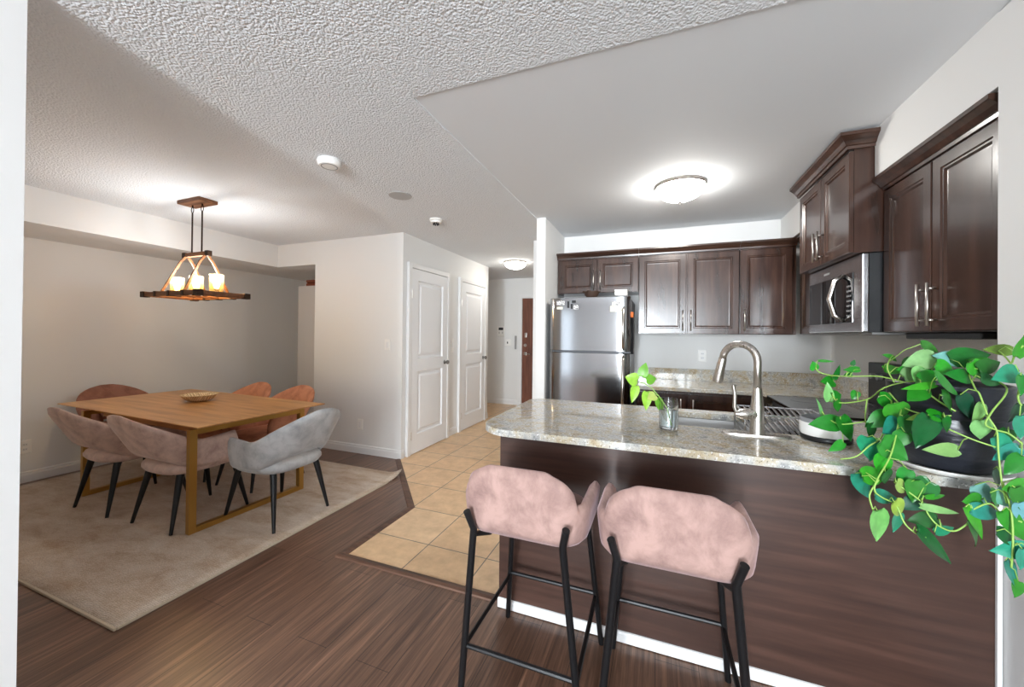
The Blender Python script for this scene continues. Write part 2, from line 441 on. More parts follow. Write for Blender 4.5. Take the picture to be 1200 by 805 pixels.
d3 = struct(MB().box(-2.435, -1.55, YF - .012, YF - .002, .01, 2.06).build('door_3', M_brownD))
cs = MB(); cs.box(-2.52, -2.44, YF - .03, YF, .004, 2.14); cs.box(-2.44, -1.5, YF - .03, YF, 2.065, 2.14)
cs.build('door_casing', M_trim, d3)
h = MB(); h.lathe([(.028, 0), (.028, .01)], seg=20); h.bm.verts.ensure_lookup_table()
hh_ = MB(); hh_.box(-2.40, -2.345, YF - .02, YF - .012, .97, 1.03, .004); hh_.tube([(-2.375, YF - .02, 1.0), (-2.375, YF - .055, 1.0), (-2.26, YF - .055, .995)], .009, 8)
hh_.build('lever_handle', M_nickel, d3)
dd = MB(); dd.tube([(-2.37, YF - .012, 1.16), (-2.37, YF - .03, 1.16)], .03, 16); dd.build('deadbolt', M_nickel, d3)
vv = MB(); vv.box(-2.39, -2.345, YF - .018, YF - .012, 1.31, 1.4, .003); vv.build('door_guard', M_nickel, d3)
h.bm.free()

# ------------------------------------------------------------------ wall plates
def plate(name, label, cat, o, u, n, w, h, kind, group=None):
    """o = centre on the wall"""
    o, u, n = Vector(o), Vector(u), Vector(n)
    t = thing(name, label, cat, o, 0, group)
    z = Vector((0, 0, 1))
    m = MB(); c0 = -u * w / 2 - z * h / 2
    m.loft([rect3(c0, u, z, w, h, i, n, d) for i, d in ((0, 0), (0, .004), (.004, .007))]); m.build('plate', M_white, t)
    if kind == 'rocker':
        r = MB(); r.loft([rect3(-u * .0165 - z * .033, u, z, .033, .066, i, n, d) for i, d in ((0, .006), (0, .009), (.003, .011))]); r.build('rocker', M_trim, t)
    elif kind == 'duplex':
        for k in (-1, 1):
            r = MB(); r.loft([rect3(-u * .017 - z * .013 + z * (k * .021), u, z, .034, .026, i, n, d) for i, d in ((0, .006), (0, .0085), (.002, .009))])
            s = r.build('socket', M_trim, t)
            q = MB()
            for du in (-.007, .007): q.loft([rect3(u * du - u * .0012 - z * .005 + z * (k * .021), u, z, .0024, .010, 0, n, d) for d in (.0085, .0096)])
            q.build('slots', M_ink, s)
    elif kind == 'blank':
        r = MB(); r.loft([rect3(-u * w * .3 + z * h * .1, u, z, w * .6, h * .25, 0, n, d) for d in (.006, .009)]); r.build('screen', M_ink, t)
        for k in (-1, 1):
            b = MB(); b.loft([rect3(u * (k * w * .22 - .006) - z * h * .25, u, z, .012, h * .2, 0, n, d) for d in (.006, .010)]); b.build('button', M_grey, t)
    elif kind == 'knob':
        r = MB(); r.loft([rect3(-u * .01 - z * .02, u, z, .02, .04, 0, n, d) for d in (.006, .016)]); r.build('toggle', M_ink, t)
    return t
plate('light_switch', 'white rocker light switch on the pale wall beside the corner of the closet hallway', 'switch', (-2.772, YA, 1.232), (1, 0, 0), (0, -1, 0), .075, .118, 'rocker')
plate('wall_outlet', 'white outlet low on the pale wall behind the grey dining chair', 'outlet', (-3.138, YA, .327), (1, 0, 0), (0, -1, 0), .075, .118, 'rocker')
plate('light_switch', 'white switch plate between the two white closet doors', 'switch', (XD, 4.48, 1.21), (0, -1, 0), (1, 0, 0), .075, .2, 'rocker')
plate('wall_outlet', 'outlet low on the dining room wall behind the rug', 'outlet', (XL, 1.61, .316), (0, -1, 0), (1, 0, 0), .08, .12, 'duplex')
plate('wall_outlet', 'white duplex outlet above the granite backsplash', 'outlet', (.414, YB, 1.164), (1, 0, 0), (0, -1, 0), .078, .12, 'duplex')
plate('intercom_panel', 'small grey intercom panel on the hallway end wall', 'intercom', (-2.884, YF, 1.429), (1, 0, 0), (0, -1, 0), .16, .2, 'blank')
plate('light_switch', 'white switch with dark toggle under the intercom panel', 'switch', (-2.74, YF, 1.205), (1, 0, 0), (0, -1, 0), .12, .13, 'knob')
kh = MB(o=(-2.57, YF - .012, 1.2)); kh.box(-2.588, -2.552, YF - .025, YF, 1.08, 1.34, .006)
tag(kh.build('key_holder', M_grey), 'slim grey key holder on the wall beside the brown entry door', 'key holder')

# ------------------------------------------------------------------ ceiling fixtures
def dome_light(name, label, x, y, z, r, hgt, gm):
    t = thing(name, label, 'light', (x, y, z))
    m = MB(); m.lathe([(r * 1.03, 0), (r * 1.04, -.012), (r * 1.0, -.022), (r * .9, -.022), (r * .9, 0)], seg=48); m.build('rim', M_nickel, t, 'auto')
    g = MB(); g.lathe([(r * .98 * math.cos(a * PI / 2 / 12), -.02 - hgt * math.sin(a * PI / 2 / 12)) for a in range(13)], seg=48); g.build('glass_bowl', gm, t, True)
    f = MB(); f.lathe([(.004, -.02 - hgt), (.016, -.02 - hgt - .004), (.012, -.02 - hgt - .014), (.005, -.02 - hgt - .02), (.007, -.02 - hgt - .028), (.001, -.02 - hgt - .033)], seg=16); f.build('finial', M_nickel, t, True)
dome_light('ceiling_light', 'lit frosted dome light on the smooth kitchen ceiling', .145, 3.02, ZC + .005, .168, .095, M_dome)
dome_light('ceiling_light', 'lit dome light on the hallway ceiling near the entry door', -2.009, 5.35, ZC, .165, .09, emis('lit_hall_glass', (255, 250, 240), 14))
sd = thing('smoke_detector', 'round white smoke detector on the popcorn ceiling, the one closest to the camera', 'smoke detector', (-1.963, 1.837, ZC))
m = MB(); m.lathe([(.068, 0), (.072, -.012), (.07, -.03), (.06, -.04), (.02, -.042), (.001, -.042)], seg=36); m.build('body', M_white, sd, 'auto')
m = MB(); m.lathe([(.05, -.039), (.05, -.0425), (.044, -.0425), (.044, -.039)], seg=36); m.build('vent_ring', M_grey, sd)
sg = MB(o=(-1.921, 2.495, ZC)); sg.lathe([(.088, 0), (.09, -.003), (.086, -.006), (.001, -.006)], (-1.921, 2.495, ZC), 36)
tag(sg.build('speaker_grille', mat('grey_grille', (176, 176, 176), .7)), 'flat round grey speaker grille flush in the popcorn ceiling', 'speaker')
s2 = thing('smoke_detector', 'small white detector with slotted head on the ceiling near the closet hallway', 'smoke detector', (-1.991, 3.13, ZC))
m = MB(); m.lathe([(.06, 0), (.062, -.012), (.05, -.02), (.046, -.036), (.001, -.037)], seg=28); m.build('body', M_white, s2, 'auto')
m = MB()
for k in range(8): a = k * PI / 4; m.box(.024 * math.cos(a) - .004, .024 * math.cos(a) + .004, .024 * math.sin(a) - .004, .024 * math.sin(a) + .004, -.055, -.037)
m.build('sensor_head', M_ink, s2)

# ------------------------------------------------------------------ chandelier
cx, cy = -3.625, 2.03
ch = thing('chandelier', 'rustic wood and metal chandelier with three glowing glass shades over the dining table', 'chandelier', (cx, cy, ZC))
def P(z): return z - ZC
m = MB(); m.box(-.15, .15, -.07, .07, P(ZC) - .03, P(ZC), .006); m.build('canopy', M_woodl, ch)
m = MB()
for sx in (-1, 1):
    m.tube([(sx * .065, 0, P(2.02)), (sx * .065, 0, P(2.36))], .006, 8)
    m.tube([(sx * .065 + .016 * math.cos(a * PI / 6), 0, P(2.383) + .024 * math.sin(a * PI / 6)) for a in range(13)], .0035, 6)
    m.tube([(sx * .065, 0, P(2.405)), (sx * .065, 0, P(2.424))], .006, 8)
m.build('hanging_rods', M_iron, ch)
m = MB(); m.box(-.15, .15, -.014, .014, P(1.985), P(2.02), .003); m.build('crossbar', M_woodl, ch)
for sx in (-1, 1):
    m = MB(); m.box(sx * .15 - .02, sx * .15 + .02, -.018, .018, P(1.98), P(2.025), .002); m.build('crossbar_cap', M_iron, ch)
for sx in (-1, 1):
    for sy in (-1, 1):
        m = MB(); m.tube([(sx * .13, sy * .012, P(1.985)), (sx * .132, sy * .05, P(1.93)), (sx * .138, sy * .10, P(1.82)), (sx * .145, sy * .14, P(1.73)), (sx * .148, sy * .168, P(1.672))], .011, 4); m.build('arm', M_woodl, ch)
hx, hy = .345, .18
m = MB()
for sy in (-1, 1): m.box(-hx, hx, sy * hy - .016, sy * hy + .016, P(1.64), P(1.675), .003)
for sx in (-1, 1): m.box(sx * hx - .016, sx * hx + .016, -hy + .017, hy - .017, P(1.64), P(1.675), .003)
m.build('frame', M_woodl, ch)
for sx in (-1, 1):
    for sy in (-1, 1): m = MB(); m.box(sx * hx - .024, sx * hx + .024, sy * hy - .024, sy * hy + .024, P(1.634), P(1.681), .002); m.build('corner_strap', M_iron, ch)
for x in (-.18, .18, 0):
    for sy in (-1, 1): m = MB(); m.box(x - .014, x + .014, sy * hy - .021, sy * hy + .021, P(1.635), P(1.68), .002); m.build('strap', M_iron, ch)
for x in (-.26, 0, .26):
    m = MB(); m.box(x - .02, x + .02, -hy + .017, hy - .017, P(1.642), P(1.655), .002); m.build('shade_bar', M_woodl, ch)
for x in (-.26, 0, .26):
    m = MB(); m.lathe([(.03, P(1.656)), (.03, P(1.672)), (.018, P(1.675)), (.018, P(1.705)), (.001, P(1.705))], (x, 0, 0), 20); m.build('lamp_socket', M_iron, ch, 'auto')
    m = MB(); m.lathe([(.040, P(1.673)), (.047, P(1.675)), (.049, P(1.82)), (.046, P(1.82)), (.044, P(1.678)), (.040, P(1.677))], (x, 0, 0), 32); sh = m.build('glass_shade', M_shade, ch, 'auto')
    m = MB(); m.lathe([(.011, P(1.70)), (.02, P(1.725)), (.028, P(1.755)), (.024, P(1.785)), (.012, P(1.803)), (.001, P(1.806))], (x, 0, 0), 20); m.build('bulb', M_bulb, ch, True)
    pl = bpy.data.lights.new('chandelier_lamp', 'POINT'); pl.energy = 4.8; pl.color = (.93, .97, 1); pl.shadow_soft_size = .03
    po = bpy.data.objects.new('chandelier_lamp', pl); COL.objects.link(po); po.parent = ch; po.location = (x, 0, P(1.82))

# ------------------------------------------------------------------ dining: rug, table, chairs, bowl, nook cabinet
rug = thing('area_rug', 'large beige distressed rug under the dining table on the dark plank floor', 'rug', (-3.7, 2, 0))
m = MB((-3.7, 2, 0))
N1, N2 = 40, 28
x0, x1, y0, y1 = -5.12, -2.275, .975, 3.03
grid = []
for j in range(N2 + 1):
    row = []
    for i in range(N1 + 1):
        x = x0 + (x1 - x0) * i / N1; y = y0 + (y1 - y0) * j / N2
        d = math.hypot(x1 - x, y1 - y); z = .012 + (.05 * (1 - d / .16) ** 2 if d < .16 else 0)
        row.append((x, y, z))
    grid.append(row)
V = [[m.bm.verts.new(p) for p in r] for r in grid]; Vb = [[m.bm.verts.new((p[0], p[1], p[2] - .011)) for p in r] for r in grid]
for j in range(N2):
    for i in range(N1):
        m.face([V[j][i], V[j][i + 1], V[j + 1][i + 1], V[j + 1][i]]); m.face([Vb[j][i], Vb[j + 1][i], Vb[j + 1][i + 1], Vb[j][i + 1]])
for i in range(N1):
    m.face([V[0][i], Vb[0][i], Vb[0][i + 1], V[0][i + 1]]); m.face([V[N2][i], V[N2][i + 1], Vb[N2][i + 1], Vb[N2][i]])
for j in range(N2):
    m.face([V[j][0], V[j + 1][0], Vb[j + 1][0], Vb[j][0]]); m.face([V[j][N1], Vb[j][N1], Vb[j + 1][N1], V[j + 1][N1]])
m.build('pile', M_rug, rug, True)
m = MB((-3.7, 2, 0)); m.box(x0, x1 + .006, y0 - .012, y0 - .001, .001, .014, .003); m.box(x1 + .001, x1 + .008, y0, y1 - .2, .001, .014, .002); m.build('binding', M_rugedge, rug)

tb = thing('dining_table', 'square oak dining table with brass loop legs on the beige rug', 'table', (-3.637, 2.03, .013), -.034)
m = MB()
hx, hy = .965, .475
rings = []
for ins, z in ((.16, .695), (.16, .705), (.006, .729), (0, .732), (0, .736), (.003, .738)):
    rings.append([(sx * (hx - ins), sy * (hy - ins), z) for sx, sy in ((-1, -1), (1, -1), (1, 1), (-1, 1))])
m.loft(rings); m.build('tabletop', M_table, tb)
for sx in (-1, 1):
    X = .765 if sx > 0 else -.69; m = MB(); w, d = .020, .022
    m.box(X - w, X + w, -.40 - d, -.40 + d, 0, .69, .003); m.box(X - w, X + w, .40 - d, .40 + d, 0, .69, .003)
    m.box(X - w, X + w, -.40 + d, .40 - d, 0, .035, .002); m.box(X - w, X + w, -.40 + d, .40 - d, .655, .69, .002)
    m.build('leg_frame', M_brass, tb)
m = MB(); m.box(-.60, .73, -.33, -.30, .64, .69); m.box(-.60, .73, .30, .33, .64, .69); m.build('apron', M_table, tb)
bw = thing('woven_bowl', 'shallow woven straw bowl in the middle of the oak dining table', 'bowl', (-3.72, 2.12, .7512))
m = MB(); m.lathe([(.001, .004), (.06, .002), (.1, .02), (.13, .055), (.136, .06), (.128, .058), (.095, .028), (.055, .012), (.001, .012)], seg=36); m.build('basket', M_basket, bw, True)

def u_path(hw, yb, yf, r, n):
    """points from one arm tip round the back to the other, even in arc length; returns (x, y, nx, ny)"""
    pts = []
    L1 = yf - (yb + r); L2 = PI / 2 * r; L3 = 2 * (hw - r); T = 2 * L1 + 2 * L2 + L3
    for i in range(n + 1):
        s = T * i / n
        if s < L1: pts.append((hw, yf - s, 1, 0))
        elif s < L1 + L2:
            a = (s - L1) / r; pts.append((hw - r + r * math.cos(a), yb + r - r * math.sin(a), math.cos(a), -math.sin(a)))
        elif s < L1 + L2 + L3: pts.append((hw - r - (s - L1 - L2), yb, 0, -1))
        elif s < L1 + 2 * L2 + L3:
            a = (s - L1 - L2 - L3) / r; pts.append((-hw + r - r * math.sin(a), yb + r - r * math.cos(a), -math.sin(a), -math.cos(a)))
        else: pts.append((-hw, yb + r + (s - L1 - 2 * L2 - L3), -1, 0))
    return pts
def smooth01(t): t = min(1, max(0, t)); return t * t * (3 - 2 * t)
def shell(hw, yb, yf, r, top, bot, lean, thick, n=48, k=8, tip=.06):
    m = MB(); pts = u_path(hw, yb, yf, r, n)
    out, inn = [], []
    for i, (x, y, nx, ny) in enumerate(pts):
        s = abs(2 * i / n - 1); zt, zb = top(s), bot(s)
        e = min(1, (1 - s) / tip); sq = math.sqrt(max(0, 1 - (1 - e) ** 2)); mid = (zt + zb) / 2
        zt = mid + (zt - mid) * (.45 + .55 * sq); zb = mid + (zb - mid) * (.45 + .55 * sq)
        co, ci = [], []
        for j in range(k + 1):
            f = j / k; z = zb + (zt - zb) * f; lo = lean(s) * (z - .45)
            b = thick / 2 * (1 - .75 * max(0, abs(2 * f - 1) - .72) / .28 * 1.0) * (.5 + .5 * sq)
            co.append((x + nx * (lo + b), y + ny * (lo + b), z)); ci.append((x + nx * (lo - b), y + ny * (lo - b), z))
        out.append(co); inn.append(ci)
    rings = [o + i[::-1] for o, i in zip(out, inn)]
    m.loft(rings); return m
def cushion(hw, y0, y1, z0, z1, e=3.2, seg=40, dome=.015):
    m = MB(); cyy, hy_ = (y0 + y1) / 2, (y1 - y0) / 2; rings = []
    for f, z in ((.80, z0), (.93, z0 + .008), (1.0, z0 + (z1 - z0) * .4), (1.0, z0 + (z1 - z0) * .62), (.96, z1 - .012), (.88, z1 - .002), (.6, z1 + dome * .6), (.25, z1 + dome)):
        ring = []
        for q in range(seg):
            a = 2 * PI * q / seg; ca, sa = math.cos(a), math.sin(a)
            ring.append((hw * f * math.copysign(abs(ca) ** (2 / e), ca), cyy + hy_ * f * math.copysign(abs(sa) ** (2 / e), sa), z))
        rings.append(ring)
    return m.loft(rings)
def dining_chair(label, fabric, x, y, rz, group):
    t = thing('dining_chair', label, 'chair', (x, y, .013), rz, group)
    top = lambda s: .605 + .20 * (1 - smooth01((s - .06) / .54)) + (.012 * smooth01((s - .72) / .28))
    bot = lambda s: .49 - .09 * smooth01((s - .12) / .5)
    sh = shell(.255, -.255, .14, .19, top, bot, lambda s: .42 * (1 - smooth01((s - .2) / .6)) + .10, .045)
    o = sh.build('backrest', fabric, t, True)
    cushion(.245, -.255, .25, .365, .445).build('seat', fabric, t, True)
    for sx in (-1, 1):
        for sy in (-1, 1):
            m = MB(); m.tube([(sx * .17, sy * .17, .372), (sx * .175, sy * .18, .34), (sx * .222, sy * .25, 0)], [.022, .0215, .010], 12); m.build('leg', M_black, t, 'auto')
    return t
G = 'velvet dining chairs around the oak table'
dining_chair('rose velvet dining chair at the wall end of the near side of the table', M_rose, -3.90, 1.765, 0, G)
dining_chair('rose velvet dining chair beside the front brass table leg, back to the camera', M_rose, -3.20, 1.79, 0, G)
dining_chair('silver grey velvet dining chair at the hallway end of the table', M_gvel, -2.63, 2.03, PI / 2, G)
dining_chair('brown velvet dining chair at the table end by the dining room wall', M_rust2, -4.70, 2.10, -PI / 2, G)
dining_chair('terracotta velvet dining chair across the table, the one nearer the woven bowl', M_rust, -3.985, 2.44, PI, G)
dining_chair('terracotta velvet dining chair across the table, in front of the nook cabinet', M_rust, -3.375, 2.44, PI, G)

nc = thing('storage_cabinet', 'tall plain pale grey cabinet standing in the dining room nook', 'cabinet', (-4.2, 4.05, 0))
m = MB((-4.2, 4.05, 0)); m.box(-4.535, -3.88, 3.77, 4.4, .0, 1.985, .004); m.build('carcass', M_nookcab, nc)
m = MB((-4.2, 4.05, 0)); m.box(-4.53, -4.21, 3.75, 3.768, .05, 1.98, .003); m.build('door', M_nookcab, nc)
m = MB((-4.2, 4.05, 0)); m.box(-4.205, -3.885, 3.75, 3.768, .05, 1.98, .003); m.build('door', M_nookcab, nc)
nb = thing('wooden_crate', 'reddish brown crate on top of the tall nook cabinet', 'crate', (-4.25, 3.9, 1.986))
m = MB()
for z in (0, .045): m.box(-.2, .24, -.1, -.085, z + .004, z + .038, .003); m.box(-.2, .24, .085, .1, z + .004, z + .038, .003)
m.box(-.2, -.185, -.085, .085, .004, .083, .003); m.box(.225, .24, -.085, .085, .004, .083, .003); m.box(-.185, .225, -.085, .085, 0, .01)
m.build('slats', wood('red_brown_wood', (96, 44, 26), (130, 62, 36), (160, 84, 52), 'X', .6), nb)

# ------------------------------------------------------------------ peninsula
pn = thing('peninsula_cabinet', 'dark wood clad breakfast peninsula under the granite counter', 'cabinet', (.2, 2.1, 0))
o_ = (.2, 2.1, 0)
m = MB(o_); m.box(-.715, XW - .002, 1.775, 2.44, .004, .68); m.box(-.715, -.01, 1.775, 2.44, .68, .888); m.box(.80, XW - .002, 1.775, 2.44, .68, .888); m.box(-.01, .80, 1.775, 2.0, .68, .888); m.box(-.01, .80, 2.43, 2.44, .68, .888); m.build('carcass', M_pan, pn)
m = MB(o_); m.box(-.73, XW - .003, 1.757, 1.774, .004, .888, .001); m.build('front_panel', M_pan, pn)
m = MB(o_); m.box(-.731, -.716, 1.775, 2.44, .004, .888, .001); m.build('end_panel', M_pan, pn)
m = MB(o_); m.sweep([(-.73, 2.44), (-.731, 1.757), (XW - .003, 1.757)][::1], [(0, .004), (-.011, .004), (-.011, .045), (-.006, .055), (0, .058)]) if False else m.sweep([(-.732, 1.756), (XW - .003, 1.756)], [(0, .004), (.011, .004), (.011, .038), (.006, .046), (0, .048)])
m.build('baseboard', M_trim, pn)
m = MB(o_); m.box(XW - .016, XW - .004, 1.744, 1.756, .06, .888, .002); m.build('corner_bead', M_trim, pn)
x = -.70
for k in range(3):
    m = MB(o_); cab_door((x + .42, 2.441, .12), (-1, 0, 0), (0, 1, 0), .41, .75, m); dr = m.build('door', M_cab, pn)
    m = MB(o_); bar_handle((x + .36, 2.461, .75), (0, 1, 0), (0, 0, 1), .13, m); m.build('handle', M_nickel, dr, True)
    x += .425
# granite top with a sink cut-out
ZT, ZB = .92, .889
SX0, SX1, SY0, SY1 = .02, .76, 2.03, 2.40
ct = MB((.2, 2.05, .905))
outer = []
def arc(cx_, cy_, r, a0, a1, n=10): return [(cx_ + r * math.cos(a0 + (a1 - a0) * i / n), cy_ + r * math.sin(a0 + (a1 - a0) * i / n)) for i in range(n + 1)]
YO = 1.60
outer += arc(-.80 + .17, YO + .17, .17, PI, PI * 1.5)
outer += [(XW - .002, YO), (XW - .002, YREC + .002), (XR - .002, YREC + .002), (XR - .002, 2.50)]
outer += arc(-.80 + .08, 2.50 - .08, .08, PI / 2, PI)
inner = arc(SX0 + .06, SY0 + .06, .06, PI, PI * 1.5, 5) + arc(SX1 - .06, SY0 + .06, .06, -PI / 2, 0, 5) + arc(SX1 - .06, SY1 - .06, .06, 0, PI / 2, 5) + arc(SX0 + .06, SY1 - .06, .06, PI / 2, PI, 5)
def slab(mb, outer, holes, z0, z1, ease=.004):
    bm = mb.bm
    loops = []
    for z, es in ((z1, True),):
        edges = []
        for lp in [outer] + holes:
            vs = [bm.verts.new((x, y, z1)) for x, y in lp]
            edges += [bm.edges.new((vs[i], vs[(i + 1) % len(vs)])) for i in range(len(vs))]
    r = bmesh.ops.triangle_fill(bm, use_beauty=True, use_dissolve=False, edges=edges)
    fs = [g for g in r['geom'] if isinstance(g, bmesh.types.BMFace)]
    ex = bmesh.ops.extrude_face_region(bm, geom=fs)
    for g in ex['geom']:
        if isinstance(g, bmesh.types.BMVert): g.co.z = z0
slab(ct, outer, [inner], ZB, ZT)
ctop = ct.build('countertop', M_granite)
tag(ctop, 'speckled beige granite countertop of the breakfast peninsula', 'countertop')
bv = ctop.modifiers.new('eased edge', 'BEVEL'); bv.width = .004; bv.segments = 2; bv.limit_method = 'ANGLE'; bv.angle_limit = 1.0
# sink
sk = thing('kitchen_sink', 'undermount stainless steel sink in the granite peninsula', 'sink', ((SX0 + SX1) / 2, 2.215, .7))
so = ((SX0 + SX1) / 2, 2.215, .7)
def rr(x0, x1, y0, y1, r, n=5): return arc(x0 + r, y0 + r, r, PI, PI * 1.5, n) + arc(x1 - r, y0 + r, r, -PI / 2, 0, n) + arc(x1 - r, y1 - r, r, 0, PI / 2, n) + arc(x0 + r, y1 - r, r, PI / 2, PI, n)
m = MB(so); g = .004
rings = []
for e, z, r in ((.015, .886, .07), (-.006, .887, .055), (-.006, .72, .05), (-.03, .7, .04)):
    rings.append([(x, y, z) for x, y in rr(SX0 - e, SX1 + e, SY0 - e, SY1 + e * .9, r)])
m.loft(rings, cap0=False); m.build('basin', M_sinks, sk, 'auto')
m = MB(so); m.lathe([(.04, .7015), (.04, .704), (.03, .703), (.001, .702)], (.25, 2.215, 0), 24); m.build('drain', M_chrome, sk)
# faucet
FX, FY = .41, 1.945
fc = thing('kitchen_faucet', 'brushed nickel gooseneck faucet standing on the granite peninsula', 'faucet', (FX, FY, ZT))
m = MB()
rings = [[(.14 * f * math.copysign(abs(math.cos(a * PI / 16)) ** .8, math.cos(a * PI / 16)), .032 * f * math.copysign(abs(math.sin(a * PI / 16)) ** .8, math.sin(a * PI / 16)), z) for a in range(32)] for f, z in ((1, 0), (1, .005), (.96, .009), (.7, .0105))]
m.loft(rings); m.build('deck_plate', M_nickel, fc, 'auto')
m = MB(); m.lathe([(.03, .009), (.029, .03), (.026, .07), (.0265, .12), (.0225, .16), (.0175, .2), (.0165, .21)], seg=24); m.build('body', M_nickel, fc, 'auto')
dv = Vector((-.82, .57, 0)).normalized()
pts = [(0, 0, .2), (0, 0, .3)]
R_ = .075
for a in range(0, 13):
    th = PI * a / 12 * .97
    p = dv * (R_ - R_ * math.cos(th)); pts.append((p.x, p.y, .325 + R_ * math.sin(th)))
e = Vector(pts[-1]); dn = (e - Vector(pts[-2])).normalized()
m = MB(); m.tube(pts, .0155, 16); m.build('spout', M_nickel, fc, True)
m = MB(); m.tube([e, e + dn * .02, e + dn * .05, e + dn * .1, e + dn * .115], [.017, .0185, .0195, .0225, .021], 18); m.build('spray_head', M_nickel, fc, 'auto')
m = MB(); q = Vector((-.95, -.3, 0)).normalized()
b0 = Vector((0, 0, .095)); m.tube([b0 + q * .0, b0 + q * .05, b0 + q * .075, b0 + q * .095], [.024, .025, .02, .008], 16)
p0 = b0 + q * .085; m.tube([p0 + Vector((0, 0, -.0)), p0 + q * .012 + Vector((0, 0, .03)), p0 + q * .01 + Vector((0, 0, .08)), p0 + q * .018 + Vector((0, 0, .125))], [.008, .008, .0075, .009], 10)
m.build('lever', M_nickel, fc, 'auto')
# dish rack in the sink
rk = thing('dish_rack', 'metal dish drying rack with slanted wires, standing in the sink behind the faucet', 'dish rack', (.56, 2.2, .701))
m = MB(); hw, y0, y1, zt = .17, -.12, .14, .285
for z in (.01, zt): m.tube([(-hw, y0, z), (hw, y0, z), (hw, y1, z), (-hw, y1, z), (-hw, y0, z)], .004, 6)
for sx in (-1, 1):
    for y in (y0, y1): m.tube([(sx * hw, y, 0), (sx * hw, y, zt)], .004, 6)
m.build('frame', M_chrome, rk)
m = MB(); k = -hw - .22
while k < hw:
    a0 = max(-hw, k); z0_ = zt - (a0 - k) * 1.25
    a1 = min(hw, k + .21); z1_ = zt - (a1 - k) * 1.25
    if a1 > a0:
        for y in (y0, y1): m.tube([(a0, y, min(zt, z0_)), (a1, y, max(.012, z1_))], .0055, 6)
    k += .026
for j in range(10): y = y0 + (y1 - y0) * j / 9; m.tube([(-hw, y, .012), (hw, y, .012)], .0025, 5)
m.build('wires', M_chrome, rk)
# round white appliance by the faucet
rd = thing('round_canister', 'low round white canister with a grey lid and dark base, right of the faucet', 'canister', (.668, 1.985, ZT))
m = MB(); m.lathe([(.078, .0), (.087, .004), (.089, .016), (.086, .022)], seg=40); m.build('base', M_plast, rd, 'auto')
m = MB(); m.lathe([(.085, .022), (.09, .03), (.09, .07), (.088, .075)], seg=40); m.build('body', M_white, rd, 'auto')
m = MB(); m.lathe([(.088, .075), (.089, .09), (.087, .093), (.083, .093), (.07, .074), (.001, .07)], seg=40); m.build('lid', mat('grey_rim', (150, 152, 156), .25), rd, 'auto')
rd['label'] = 'low round white canister with grey rim and dark base between faucet and trailing plant'

# ------------------------------------------------------------------ back run: base cabinets, counter, backsplash
YC = 3.50
bc = thing('base_cabinet', 'dark wood base cabinet under the back granite counter beside the fridge', 'cabinet', (.25, 3.85, 0)); o_ = (.25, 3.85, 0)
m = MB(o_); m.box(-.175, .76, YC + .05, YB - .002, .1, .886); m.box(-.175, .76, YC + .1, YB - .002, .004, .1); m.build('carcass', M_cab, bc)
for x0_, x1_ in ((-.17, .225), (.235, .755)):
    m = MB(o_); cab_door((x0_, YC + .049, .12), (1, 0, 0), (0, -1, 0), x1_ - x0_, .745, m); dr = m.build('door', M_cab, bc)
    hxp = x1_ - .04 if x0_ < 0 else x0_ + .045
    m = MB(o_); bar_handle((hxp, YC + .029, .76), (0, -1, 0), (0, 0, 1), .13, m); m.build('handle', M_nickel, dr, True)
cb = MB((.5, 3.9, .905)); slab(cb, [(-.185, YC), (.775, YC), (.80, YC - .1), (XR - .002, YC - .1), (XR - .002, YB - .022), (-.185, YB - .022)], [], ZB, ZT)
t2 = tag(cb.build('countertop', M_granite), 'granite countertop along the back kitchen wall', 'countertop')
bv = t2.modifiers.new('eased edge', 'BEVEL'); bv.width = .004; bv.segments = 2; bv.limit_method = 'ANGLE'; bv.angle_limit = 1.0
m = MB((.5, 4.19, .98)); m.box(-.185, XR - .022, YB - .021, YB - .001, ZT + .0005, ZT + .112, .002); m.box(XR - .021, XR - .002, YC - .08, YB - .001, ZT + .0005, ZT + .112, .002)
tag(m.build('backsplash', M_granite), 'low granite backsplash strip along the kitchen back wall', 'backsplash')

# ------------------------------------------------------------------ range
rg = thing('kitchen_range', 'black glass top range standing between the two granite counters', 'range', (1.1, 2.98, 0)); o_ = (1.1, 2.98, 0)
RY0, RY1 = 2.585, 3.345
m = MB(o_); m.box(.80, XR - .005, RY0, RY1, .004, .9); m.build('body', M_sgrey, rg)
m = MB(o_); m.box(.765, XR - .09, RY0, RY1, .9005, .921, .004); m.build('cooktop', M_glassblk, rg)
for x_, y_, r_ in ((.95, 2.78, .105), (.95, 3.16, .085), (1.2, 2.78, .085), (1.2, 3.16, .105)): m = MB(o_); m.tube([(x_ + r_ * math.cos(a * PI / 16), y_ + r_ * math.sin(a * PI / 16), .9215) for a in range(33)], .0012, 4); m.build('burner_ring', M_grey, rg)
m = MB(o_); m.box(XR - .088, XR - .006, RY0, RY1, .9, 1.19, .008); bp_ = m.build('control_panel', M_plast, rg)
for y_ in (2.68, 2.76, 3.17, 3.25):
    m = MB(o_); m.tube([(XR - .089, y_, 1.1), (XR - .115, y_, 1.1)], .02, 14); m.build('knob', M_grey, bp_)
m = MB(o_); m.box(.765, .799, RY0 + .005, RY1 - .005, .2, .86, .004); od = m.build('oven_door', M_glassblk, rg)
m = MB(o_); m.tube([(.765, RY0 + .06, .8), (.72, RY0 + .06, .8), (.72, RY1 - .06, .8), (.765, RY1 - .06, .8)], .011, 8); m.build('handle', M_steel, od)
m = MB(o_); m.box(.765, .799, RY0 + .005, RY1 - .005, .03, .19, .004); m.build('drawer', M_steel, rg)

